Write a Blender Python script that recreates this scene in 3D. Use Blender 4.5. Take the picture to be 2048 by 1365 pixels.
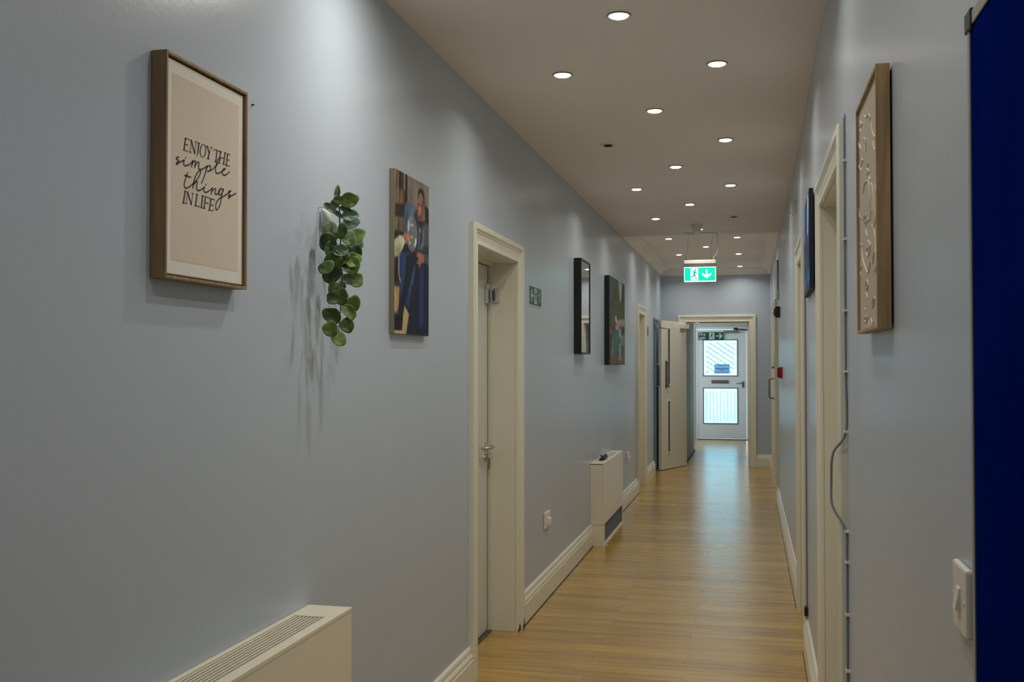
import bpy, math, random
import numpy as np
from mathutils import Vector, Matrix

random.seed(4)
scene = bpy.context.scene
for o in list(bpy.data.objects):
    bpy.data.objects.remove(o)

# ------------------------------------------------------------------ camera
EYE = 1.45
FOC = 2072.0
PITCH = math.atan(46.5 / FOC)
YAW = math.atan(476.0 / (FOC / math.cos(PITCH)))
cd = bpy.data.cameras.new('camera')
cd.sensor_fit = 'HORIZONTAL'
cd.sensor_width = 36.0
cd.lens = FOC * 36.0 / 2048.0
cd.clip_start = 0.05
cd.clip_end = 100
cam = bpy.data.objects.new('camera', cd)
scene.collection.objects.link(cam)
cam.location = (0, 0, EYE)
cam.rotation_euler = (math.pi / 2 + PITCH, 0, YAW)
scene.camera = cam

# ------------------------------------------------------------------ world and exposure
w = bpy.data.worlds.new('world')
scene.world = w
w.use_nodes = True
w.node_tree.nodes['Background'].inputs[0].default_value = (0.62, 0.86, 1.0, 1)
w.node_tree.nodes['Background'].inputs[1].default_value = 1.0
vs = scene.view_settings
scene.display_settings.display_device = 'sRGB'
vs.view_transform = 'Standard'
vs.look = 'None'
vs.gamma = 1.0
vs.exposure = 0.0
vs.use_curve_mapping = False
LAMP_W = 2.7
DAY_W = 112.0
SIDE_W = 56.0

# added light for the fire door leaf, through an unseen lobby side opening
sl_ = bpy.data.lights.new('added_lobby_light', 'AREA')
sl_.shape = 'RECTANGLE'
sl_.size = 1.7
sl_.size_y = 1.5
sl_.energy = SIDE_W
sl_.color = (0.86, 0.94, 1.0)
so_ = bpy.data.objects.new('added_lobby_light', sl_)
scene.collection.objects.link(so_)
so_.location = (-3.1, 19.05, 1.6)
so_.rotation_euler = (0, -math.pi / 2, 0)

# daylight outside the fire exit door
al = bpy.data.lights.new('daylight', 'AREA')
al.shape = 'RECTANGLE'
al.size = 2.4
al.size_y = 2.6
al.energy = DAY_W
al.color = (0.74, 0.90, 1.0)
day = bpy.data.objects.new('daylight', al)
scene.collection.objects.link(day)
day.location = (-0.5, 22.2, 1.5)
day.rotation_euler = (-math.pi / 2, 0, 0)

D_strokes=[[0.0046,[[2.0637,1.9506],[2.058,1.9237]]],[0.0017,[[2.0604,1.9503],[2.0803,1.9508],[2.0803,1.9475]]],[0.0017,[[2.0608,1.9371],[2.0735,1.9378]]],[0.0017,[[2.0735,1.9397],[2.073,1.936]]],[0.0017,[[2.0547,1.9231],[2.0754,1.9232],[2.0786,1.9278]]],[0.0017,[[2.0881,1.9517],[2.0848,1.9236]]],[0.0046,[[2.0881,1.9512],[2.1034,1.9244]]],[0.0017,[[2.1088,1.952],[2.104,1.9242]]],[0.0017,[[2.1042,1.9517],[2.1139,1.9522]]],[0.0017,[[2.0809,1.9237],[2.0888,1.9238]]],[0.0017,[[2.0833,1.9514],[2.0901,1.9514]]],[0.0046,[[2.1208,1.9516],[2.1165,1.9285]]],[0.0017,[[2.1165,1.9285],[2.1149,1.9236],[2.1098,1.9197]]],[0.0017,[[2.1162,1.9516],[2.126,1.952]]],[0.0017,[[2.1516,1.9396],[2.1519,1.9435],[2.1513,1.9471],[2.1499,1.95],[2.1477,1.9522],[2.1449,1.9533],[2.1417,1.9535],[2.1384,1.9526],[2.1351,1.9508],[2.1321,1.9481],[2.1295,1.9447],[2.1276,1.9409],[2.1265,1.9369],[2.1262,1.9331],[2.1268,1.9295],[2.1282,1.9266],[2.1304,1.9245],[2.1331,1.9232],[2.1363,1.9231],[2.1396,1.9239],[2.1429,1.9257],[2.146,1.9284],[2.1486,1.9318],[2.1505,1.9356],[2.1516,1.9396]]],[0.003,[[2.1446,1.9274],[2.1469,1.9299],[2.1488,1.9329],[2.1502,1.9361],[2.1511,1.9395],[2.1514,1.9428],[2.1511,1.9458],[2.1502,1.9485],[2.1488,1.9507]]],[0.003,[[2.1334,1.9491],[2.1312,1.9465],[2.1293,1.9436],[2.128,1.9404],[2.1271,1.9371],[2.1268,1.9338],[2.1271,1.9308],[2.1279,1.9281],[2.1293,1.9259]]],[0.0046,[[2.158,1.952],[2.1671,1.9386]]],[0.0017,[[2.1781,1.9538],[2.1674,1.9386]]],[0.0046,[[2.1671,1.9386],[2.1622,1.9246]]],[0.0017,[[2.1539,1.9521],[2.1628,1.9524]]],[0.0017,[[2.1733,1.9536],[2.1814,1.9537]]],[0.0017,[[2.1569,1.9243],[2.1682,1.9247]]],[0.0017,[[2.1885,1.9478],[2.1896,1.9517],[2.2162,1.9523],[2.2156,1.9486]]],[0.0046,[[2.2035,1.9517],[2.197,1.9237]]],[0.0017,[[2.1918,1.9237],[2.2023,1.9236]]],[0.0046,[[2.2199,1.9526],[2.2134,1.9244]]],[0.0017,[[2.217,1.9384],[2.2377,1.9398]]],[0.0046,[[2.2413,1.9537],[2.2344,1.9256]]],[0.0017,[[2.2143,1.9524],[2.2249,1.9526]]],[0.0017,[[2.2369,1.9538],[2.2471,1.9542]]],[0.0017,[[2.2094,1.9249],[2.2187,1.9248]]],[0.0017,[[2.2297,1.926],[2.2398,1.926]]],[0.0046,[[2.2541,1.9536],[2.2471,1.9245]]],[0.0017,[[2.2503,1.9539],[2.2667,1.9543],[2.2661,1.9504]]],[0.0017,[[2.2511,1.9395],[2.2614,1.9399]]],[0.0017,[[2.2613,1.9418],[2.2608,1.9376]]],[0.0017,[[2.243,1.9247],[2.2616,1.925],[2.2641,1.93]]],[0.0046,[[2.0639,1.833],[2.0568,1.8059]]],[0.0017,[[2.06,1.8333],[2.0677,1.8328]]],[0.0017,[[2.0528,1.806],[2.0615,1.8056]]],[0.0017,[[2.0743,1.833],[2.0683,1.8071]]],[0.0046,[[2.0743,1.8327],[2.09,1.8074]]],[0.0017,[[2.0959,1.8331],[2.0906,1.8075]]],[0.0017,[[2.0919,1.8332],[2.1001,1.8333]]],[0.0017,[[2.0648,1.8071],[2.073,1.8069]]],[0.0017,[[2.0705,1.8332],[2.076,1.833]]],[0.0046,[[2.1143,1.8343],[2.1084,1.8075]]],[0.0017,[[2.1103,1.8344],[2.1189,1.8343]]],[0.0017,[[2.1044,1.8075],[2.1244,1.8069],[2.1273,1.8119]]],[0.0046,[[2.1389,1.8347],[2.1337,1.8071]]],[0.0017,[[2.1351,1.8349],[2.1433,1.8347]]],[0.0017,[[2.1297,1.8071],[2.1384,1.8069]]],[0.0046,[[2.1515,1.8345],[2.146,1.8071]]],[0.0017,[[2.148,1.8347],[2.17,1.8343],[2.1694,1.8304]]],[0.0017,[[2.1491,1.8212],[2.163,1.821]]],[0.0017,[[2.1635,1.8231],[2.1627,1.8187]]],[0.0017,[[2.1419,1.8073],[2.1507,1.8069]]],[0.0046,[[2.1769,1.8339],[2.1697,1.8065]]],[0.0017,[[2.173,1.834],[2.1942,1.834],[2.1936,1.8303]]],[0.0017,[[2.1732,1.8198],[2.1862,1.8196]]],[0.0017,[[2.1867,1.822],[2.1859,1.8176]]],[0.0017,[[2.1659,1.8067],[2.1863,1.8069],[2.189,1.8119]]]]
D_script=[[0.003,[[2.0363,1.9029],[2.0348,1.9027],[2.0326,1.9025],[2.0303,1.9022],[2.0286,1.9017],[2.0275,1.9008],[2.0267,1.8996],[2.0264,1.8985],[2.0268,1.8976],[2.0282,1.897],[2.0305,1.8967],[2.0329,1.8965],[2.0348,1.8959],[2.0361,1.8952],[2.0372,1.8943],[2.0378,1.8933],[2.0376,1.8921],[2.036,1.8906],[2.0335,1.8888],[2.0308,1.8871],[2.0288,1.8861],[2.0278,1.886],[2.0272,1.8866],[2.0269,1.8873],[2.0267,1.8877]]],[0.003,[[2.0269,1.8897],[2.0305,1.8907],[2.0357,1.8922],[2.0413,1.8939],[2.0461,1.8955],[2.0502,1.8974],[2.054,1.8994],[2.0572,1.9011],[2.0591,1.9017],[2.0592,1.9006],[2.0578,1.8983],[2.0562,1.8957],[2.0557,1.8937],[2.0564,1.8922],[2.0577,1.8908],[2.0596,1.8899],[2.062,1.8895],[2.0651,1.8899],[2.0688,1.8909],[2.0727,1.8922],[2.0763,1.8936],[2.0795,1.8952],[2.0826,1.8969],[2.0854,1.8988],[2.0879,1.9006],[2.0902,1.9024],[2.0921,1.9044],[2.0937,1.9062],[2.0949,1.9074]]],[0.003,[[2.0949,1.9074],[2.0938,1.9043],[2.0923,1.8997],[2.0908,1.8951],[2.0897,1.892]]],[0.003,[[2.0903,1.8943],[2.0913,1.8962],[2.0927,1.8989],[2.0945,1.9017],[2.0963,1.9039],[2.0986,1.9056],[2.1011,1.907],[2.1036,1.908],[2.1053,1.9083],[2.1063,1.9081],[2.1067,1.9072],[2.1067,1.9059],[2.1065,1.9041],[2.106,1.9015],[2.105,1.8982],[2.104,1.895],[2.1033,1.8928]]],[0.003,[[2.1044,1.8962],[2.1055,1.8978],[2.1072,1.9],[2.1091,1.9023],[2.1111,1.9042],[2.1133,1.9058],[2.1157,1.9073],[2.1179,1.9083],[2.1197,1.9087],[2.1207,1.9082],[2.1212,1.907],[2.1214,1.9055],[2.1214,1.9039],[2.121,1.9022],[2.12,1.9003],[2.1193,1.8984],[2.1192,1.8968],[2.1201,1.8954],[2.1216,1.8942],[2.1236,1.8934],[2.1259,1.8931],[2.1286,1.8933],[2.1317,1.894],[2.1352,1.8952],[2.139,1.8967],[2.1436,1.8989],[2.1488,1.9018],[2.1537,1.9045],[2.1571,1.9064]]],[0.003,[[2.1583,1.9074],[2.1572,1.9051],[2.1557,1.9018],[2.1539,1.8981],[2.1522,1.8946],[2.1507,1.8914],[2.1493,1.8882],[2.1477,1.8849],[2.1456,1.8812],[2.1427,1.8766],[2.1392,1.8713],[2.1359,1.8665],[2.1336,1.8631]]],[0.003,[[2.1531,1.8978],[2.1545,1.8995],[2.1565,1.902],[2.1588,1.9046],[2.161,1.9065],[2.1632,1.9078],[2.1655,1.9086],[2.1677,1.909],[2.1696,1.9091],[2.1713,1.9087],[2.1729,1.908],[2.1741,1.9069],[2.1745,1.9055],[2.174,1.9037],[2.1728,1.9014],[2.1711,1.8991],[2.1692,1.8974],[2.1666,1.8963],[2.1633,1.8956],[2.1603,1.8952],[2.1582,1.8949]]],[0.003,[[2.1686,1.8972],[2.171,1.8983],[2.1744,1.8997],[2.1783,1.9014],[2.1821,1.9034],[2.1859,1.9059],[2.19,1.909],[2.1937,1.9118],[2.1962,1.9138]]],[0.003,[[2.1963,1.9127],[2.1994,1.9153],[2.204,1.919],[2.2087,1.9231],[2.2124,1.9266],[2.215,1.9295],[2.2169,1.9322],[2.218,1.9345],[2.2182,1.936],[2.2172,1.9368],[2.2152,1.9369],[2.2126,1.9363],[2.2102,1.9347],[2.2077,1.9317],[2.2051,1.9275],[2.2026,1.9229],[2.2005,1.9189],[2.1988,1.9154],[2.1973,1.9121],[2.1962,1.9091],[2.1957,1.9064],[2.1958,1.9039],[2.1963,1.9016],[2.1973,1.8997],[2.1989,1.8985],[2.2012,1.898],[2.2043,1.8981],[2.2077,1.8988],[2.2112,1.8998],[2.2154,1.9014],[2.2201,1.9037],[2.2244,1.906],[2.2274,1.9075]]],[0.003,[[2.2274,1.9075],[2.2297,1.9085],[2.2332,1.9099],[2.2367,1.9115],[2.2393,1.9128],[2.2407,1.9141],[2.2416,1.9154],[2.2417,1.9164],[2.2412,1.9168],[2.2395,1.9164],[2.2369,1.9155],[2.234,1.9141],[2.2317,1.9126],[2.2298,1.9105],[2.2281,1.908],[2.2269,1.9055],[2.2268,1.9035],[2.2281,1.902],[2.2304,1.9007],[2.2333,1.8999],[2.2363,1.8996],[2.2393,1.8999],[2.2427,1.9009],[2.2461,1.9022],[2.2496,1.9038],[2.2534,1.9061],[2.2574,1.9089],[2.2611,1.9115],[2.2636,1.9133]]],[0.0035,[[2.0645,1.9078],[2.0647,1.9078],[2.0651,1.9077],[2.0654,1.9076],[2.0656,1.9076]]],[0.0035,[[2.1521,1.8629],[2.1523,1.8629],[2.1526,1.8627],[2.153,1.8626],[2.1532,1.8625]]],[0.003,[[2.0738,1.8761],[2.0715,1.8723],[2.0683,1.8669],[2.065,1.861],[2.0625,1.8562],[2.0609,1.8526],[2.0598,1.8495],[2.0592,1.8469],[2.0593,1.8447],[2.0601,1.8429],[2.0616,1.8416],[2.0636,1.8407],[2.066,1.8404],[2.0689,1.8408],[2.0723,1.8419],[2.076,1.8434],[2.0797,1.8451],[2.0838,1.8473],[2.0882,1.85],[2.0922,1.8526],[2.095,1.8544]]],[0.003,[[2.0607,1.8679],[2.0658,1.868],[2.0735,1.8681],[2.0811,1.8682],[2.0864,1.8683]]],[0.003,[[2.095,1.8544],[2.0993,1.8574],[2.1055,1.8617],[2.1121,1.8665],[2.1176,1.871],[2.1217,1.8754],[2.1252,1.88],[2.1279,1.8842],[2.1295,1.8874],[2.1296,1.8894],[2.1285,1.8905],[2.1266,1.8908],[2.1245,1.8904],[2.1221,1.8892],[2.1192,1.8872],[2.1161,1.8846],[2.1131,1.8814],[2.1101,1.8776],[2.1069,1.8732],[2.1039,1.8684],[2.1014,1.8637],[2.0995,1.8586],[2.098,1.853],[2.0968,1.848],[2.096,1.8445]]],[0.003,[[2.0979,1.8527],[2.1002,1.8546],[2.1036,1.8574],[2.1071,1.8602],[2.1099,1.8621],[2.1119,1.8627],[2.1135,1.8627],[2.1146,1.8621],[2.1151,1.8609],[2.1146,1.8586],[2.1131,1.8556],[2.1117,1.8524],[2.1112,1.8497],[2.1118,1.8477],[2.113,1.8458],[2.1148,1.8445],[2.1171,1.8438],[2.12,1.844],[2.1237,1.8449],[2.1276,1.8463],[2.1314,1.8479],[2.1355,1.8499],[2.1399,1.8524],[2.1438,1.8548],[2.1465,1.8564]]],[0.003,[[2.1471,1.8563],[2.146,1.8549],[2.1443,1.8527],[2.1428,1.8504],[2.1425,1.8486],[2.1436,1.8472],[2.1457,1.8459],[2.1484,1.8451],[2.1514,1.8449],[2.1548,1.8456],[2.1587,1.847],[2.1628,1.8487],[2.1668,1.8506],[2.1709,1.8529],[2.1752,1.8555],[2.179,1.858],[2.1817,1.8597]]],[0.003,[[2.1826,1.8601],[2.1814,1.8569],[2.1797,1.8523],[2.178,1.8476],[2.1768,1.8444]]],[0.003,[[2.1788,1.8518],[2.1816,1.8536],[2.1857,1.8562],[2.1899,1.8588],[2.1933,1.8604],[2.1954,1.8608],[2.1971,1.8604],[2.1981,1.8596],[2.1985,1.8585],[2.1978,1.8569],[2.1962,1.8549],[2.1946,1.8529],[2.194,1.8512],[2.1946,1.85],[2.196,1.8489],[2.1979,1.8483],[2.2002,1.8482],[2.2029,1.8489],[2.2063,1.8502],[2.2097,1.8518],[2.2124,1.8534],[2.2146,1.8553],[2.2163,1.8574],[2.2176,1.8593],[2.2186,1.8607]]],[0.003,[[2.2323,1.865],[2.2303,1.8652],[2.2273,1.8655],[2.224,1.8656],[2.221,1.865],[2.2181,1.8634],[2.215,1.8611],[2.2124,1.8585],[2.2109,1.8563],[2.2105,1.8541],[2.2112,1.8519],[2.2125,1.8501],[2.2144,1.8492],[2.2171,1.8497],[2.2207,1.8511],[2.2244,1.853],[2.2274,1.8551],[2.2297,1.8575],[2.2316,1.8603],[2.2331,1.863],[2.2342,1.8648]]],[0.003,[[2.2323,1.8653],[2.2312,1.8624],[2.2297,1.8584],[2.2278,1.8537],[2.2259,1.8486],[2.224,1.8428],[2.2219,1.8363],[2.2197,1.8299],[2.2172,1.8246],[2.2141,1.8204],[2.2107,1.817],[2.2074,1.8144],[2.2046,1.8126],[2.2024,1.812],[2.2006,1.8122],[2.1993,1.8132],[2.1984,1.8148],[2.1981,1.8173],[2.1983,1.8206],[2.199,1.8242],[2.2004,1.8275],[2.2026,1.8305],[2.2055,1.8335],[2.2089,1.8364],[2.2126,1.839],[2.2167,1.8413],[2.2213,1.8434],[2.2262,1.8454],[2.2313,1.8476],[2.2367,1.85],[2.2426,1.8527],[2.2483,1.8553],[2.2534,1.8577],[2.2579,1.8601],[2.2621,1.8624],[2.2656,1.8644],[2.2681,1.8658]]],[0.003,[[2.2714,1.8663],[2.269,1.8662],[2.2654,1.8661],[2.262,1.8658],[2.2597,1.8651],[2.259,1.8637],[2.2592,1.862],[2.26,1.8601],[2.2611,1.8586],[2.2628,1.8577],[2.2652,1.857],[2.2673,1.8563],[2.2683,1.8553],[2.2675,1.8538],[2.2657,1.8519],[2.2636,1.8501],[2.2619,1.8489],[2.2606,1.8486],[2.2595,1.8488],[2.2586,1.8493],[2.258,1.8496]]],[0.003,[[2.2576,1.8527],[2.26,1.8531],[2.2635,1.8537],[2.2676,1.8546],[2.2721,1.8559],[2.2778,1.8581],[2.2844,1.861],[2.2907,1.8638],[2.295,1.8657]]]]
D_relief=[[[2.3175,1.9826],[2.3074,1.9793],[2.293,1.9746],[2.2778,1.9699],[2.2651,1.9668],[2.2559,1.9659],[2.2483,1.9665],[2.2414,1.9671],[2.2342,1.9664],[2.2258,1.9636],[2.2168,1.9597],[2.2093,1.9557],[2.2051,1.9527],[2.206,1.9511],[2.2104,1.9502],[2.2157,1.9496],[2.2193,1.9493]],[[2.4081,1.9904],[2.3966,1.987],[2.3797,1.982],[2.3647,1.9772],[2.3583,1.9741],[2.3658,1.9737],[2.3824,1.9749],[2.3999,1.9762],[2.4092,1.9759],[2.4058,1.9729],[2.3953,1.9685],[2.3832,1.964],[2.3752,1.961]],[[2.3427,1.9395],[2.3347,1.9377],[2.3231,1.935],[2.3116,1.932],[2.3039,1.9289],[2.3016,1.9257],[2.3025,1.9223],[2.3043,1.9187],[2.3049,1.915],[2.3038,1.9104],[2.3021,1.9051],[2.2999,1.9008],[2.2974,1.8994],[2.294,1.9025],[2.2898,1.9087],[2.2859,1.9153],[2.2832,1.9198]],[[2.4303,1.9484],[2.4282,1.946],[2.4253,1.9427],[2.4215,1.939],[2.4169,1.9357],[2.4099,1.9323],[2.4011,1.9288],[2.3934,1.926],[2.3894,1.9252],[2.3911,1.9271],[2.3965,1.9312],[2.4029,1.9356],[2.4072,1.9386]],[[2.3795,1.9013],[2.3726,1.8998],[2.3624,1.8976],[2.3535,1.8952],[2.3505,1.8933],[2.3559,1.8918],[2.3667,1.8903],[2.3799,1.8894],[2.392,1.8891],[2.4047,1.8907],[2.4189,1.8934],[2.4303,1.8958],[2.4342,1.8958],[2.4262,1.8923],[2.4101,1.8863],[2.3928,1.8803],[2.3813,1.8762]],[[2.1864,1.9395],[2.1838,1.9351],[2.1803,1.9287],[2.1754,1.9218],[2.1688,1.9155],[2.159,1.9098],[2.1467,1.904],[2.1351,1.899],[2.1271,1.8956]],[[2.1608,1.894],[2.1576,1.8908],[2.153,1.8861],[2.148,1.8812],[2.1431,1.8772],[2.1382,1.8744],[2.1331,1.8722],[2.1284,1.8705],[2.1252,1.8692]],[[2.2412,1.8654],[2.2483,1.865],[2.2589,1.8646],[2.2685,1.8637],[2.2725,1.8621],[2.2666,1.8591],[2.2544,1.8551],[2.2427,1.8514],[2.2383,1.8489],[2.245,1.8482],[2.2587,1.8487],[2.2736,1.8497],[2.2838,1.8502]],[[2.3512,1.8217],[2.3467,1.8247],[2.3404,1.829],[2.3327,1.8333],[2.3235,1.8361],[2.3123,1.8371],[2.2992,1.8369],[2.286,1.836],[2.2744,1.8347],[2.2643,1.8332],[2.255,1.8313],[2.2468,1.8285],[2.24,1.8242],[2.2347,1.8175],[2.2306,1.8091],[2.2277,1.8003],[2.2261,1.7924],[2.2263,1.7853],[2.228,1.7784],[2.2303,1.7725],[2.2318,1.7684]],[[2.2006,1.8174],[2.196,1.8158],[2.1894,1.8136],[2.1823,1.8106],[2.1762,1.8066],[2.1711,1.8014],[2.1665,1.7951],[2.1624,1.7883],[2.1589,1.7818],[2.1561,1.7749],[2.154,1.7677],[2.1524,1.7611],[2.1512,1.7566]],[[2.1296,1.8031],[2.128,1.7998],[2.1256,1.7949],[2.1233,1.79],[2.1216,1.7867]],[[2.2331,1.8366],[2.2291,1.8345],[2.2234,1.8315],[2.2177,1.8285],[2.2138,1.8264]],[[2.3555,1.7616],[2.3516,1.7629],[2.3461,1.7649],[2.3397,1.7668],[2.3328,1.768],[2.3242,1.7684],[2.314,1.7684],[2.3052,1.7679],[2.3003,1.767],[2.3004,1.7652],[2.3039,1.7628],[2.3096,1.7604],[2.316,1.7586],[2.3256,1.7579],[2.3383,1.7578],[2.3487,1.7578],[2.3513,1.7575],[2.3426,1.7565],[2.3265,1.7553],[2.3077,1.754],[2.2906,1.7528],[2.2746,1.7516],[2.2579,1.7503],[2.2432,1.7492],[2.2331,1.7484]],[[2.2906,1.7528],[2.2937,1.7503],[2.2984,1.7467],[2.3021,1.7425],[2.3023,1.7381],[2.2969,1.7329],[2.2878,1.7271],[2.2784,1.7217],[2.2721,1.718]],[[2.4269,1.7984],[2.4283,1.7968],[2.4305,1.7946],[2.4322,1.792],[2.4323,1.7893],[2.43,1.7863],[2.4259,1.7829],[2.4217,1.7797],[2.4189,1.7776]],[[2.2082,1.764],[2.2104,1.7603],[2.2138,1.7547],[2.2171,1.7492],[2.2193,1.7454]],[[2.1327,1.7574],[2.1315,1.7527],[2.1297,1.7458],[2.1288,1.7388],[2.1307,1.7333],[2.1362,1.7297],[2.1445,1.7271],[2.1539,1.7254],[2.1628,1.7245],[2.1715,1.7251],[2.1808,1.7269],[2.189,1.7291],[2.1948,1.7305]],[[2.1628,1.7245],[2.1583,1.7203],[2.1518,1.7143],[2.1451,1.7077],[2.1401,1.7021],[2.1375,1.6977],[2.1362,1.6938],[2.1352,1.6901],[2.1338,1.6862],[2.1314,1.6818],[2.1285,1.6771],[2.1258,1.673],[2.124,1.6701]],[[2.2727,1.7089],[2.2637,1.7071],[2.2507,1.7045],[2.2377,1.7017],[2.2285,1.6992],[2.2229,1.697],[2.2193,1.6948],[2.2189,1.693],[2.223,1.6918],[2.2345,1.6919],[2.2522,1.693],[2.2706,1.694],[2.2842,1.694],[2.2916,1.6928],[2.2957,1.6908],[2.2967,1.6884],[2.2953,1.686],[2.2908,1.683],[2.2832,1.6796],[2.274,1.6769],[2.2646,1.6758],[2.254,1.6775],[2.2419,1.681],[2.2309,1.6848],[2.2233,1.6874]],[[2.4281,1.7172],[2.4186,1.7166],[2.4048,1.7159],[2.3912,1.7148],[2.3816,1.7132],[2.378,1.7112],[2.3779,1.7088],[2.3787,1.7057],[2.3778,1.7019],[2.3753,1.6968],[2.3721,1.6908],[2.3677,1.6845],[2.3614,1.6786],[2.3527,1.6731],[2.3422,1.6678],[2.3307,1.6627],[2.3187,1.6579],[2.3062,1.6527],[2.2928,1.6472],[2.2794,1.6431],[2.267,1.6417],[2.2549,1.6444],[2.2428,1.6502],[2.2324,1.6564],[2.2252,1.6605]],[[2.1866,1.6524],[2.1833,1.6555],[2.1786,1.66],[2.1729,1.6646],[2.1666,1.668],[2.1588,1.6701],[2.1496,1.6716],[2.141,1.672],[2.1348,1.6712],[2.1317,1.6683],[2.1306,1.6636],[2.1305,1.6589],[2.1304,1.6557]],[[2.1131,1.6433],[2.1206,1.6409],[2.1316,1.6375],[2.1427,1.634],[2.1503,1.6315]],[[2.4096,1.6467],[2.411,1.6491],[2.4132,1.6525],[2.4146,1.6562],[2.4133,1.6592],[2.4078,1.6616],[2.3993,1.6636],[2.3908,1.6652],[2.385,1.6664]],[[2.3215,1.6182],[2.3153,1.6203],[2.3064,1.6235],[2.2969,1.6263],[2.2889,1.6273],[2.2817,1.626],[2.2748,1.6232],[2.2698,1.6197],[2.2688,1.6166],[2.2743,1.6138],[2.2848,1.6111],[2.2953,1.6082],[2.301,1.605],[2.2992,1.6011],[2.293,1.5966],[2.2858,1.5926],[2.281,1.5898]],[[2.2016,1.5737],[2.1962,1.5757],[2.1884,1.5786],[2.1799,1.5814],[2.1723,1.583],[2.1643,1.5832],[2.1557,1.5827],[2.1494,1.5813],[2.1483,1.5793],[2.1555,1.5758],[2.1687,1.5711],[2.1829,1.5664],[2.1927,1.5632]],[[2.3359,1.5696],[2.3328,1.569],[2.3283,1.568],[2.3239,1.5671],[2.3209,1.5665]],[[2.3594,1.5494],[2.3514,1.5503],[2.3399,1.5517],[2.3272,1.5529],[2.3153,1.5533],[2.3029,1.5527],[2.2896,1.5513],[2.2787,1.5497],[2.2735,1.548],[2.2761,1.5459],[2.2843,1.5433],[2.2951,1.5411],[2.3056,1.5401],[2.3182,1.5406],[2.3337,1.5424],[2.3459,1.5446],[2.3485,1.5465],[2.3358,1.5482],[2.3129,1.55],[2.2891,1.5515],[2.2732,1.5525]],[[2.2637,1.5407],[2.2618,1.5383],[2.259,1.5348],[2.2562,1.5313],[2.2543,1.5289]],[[2.2135,1.5431],[2.21,1.5405],[2.205,1.5367],[2.1996,1.5332],[2.1949,1.5312],[2.1908,1.5316],[2.1868,1.5335],[2.1834,1.5358],[2.1811,1.5373]]]
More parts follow.
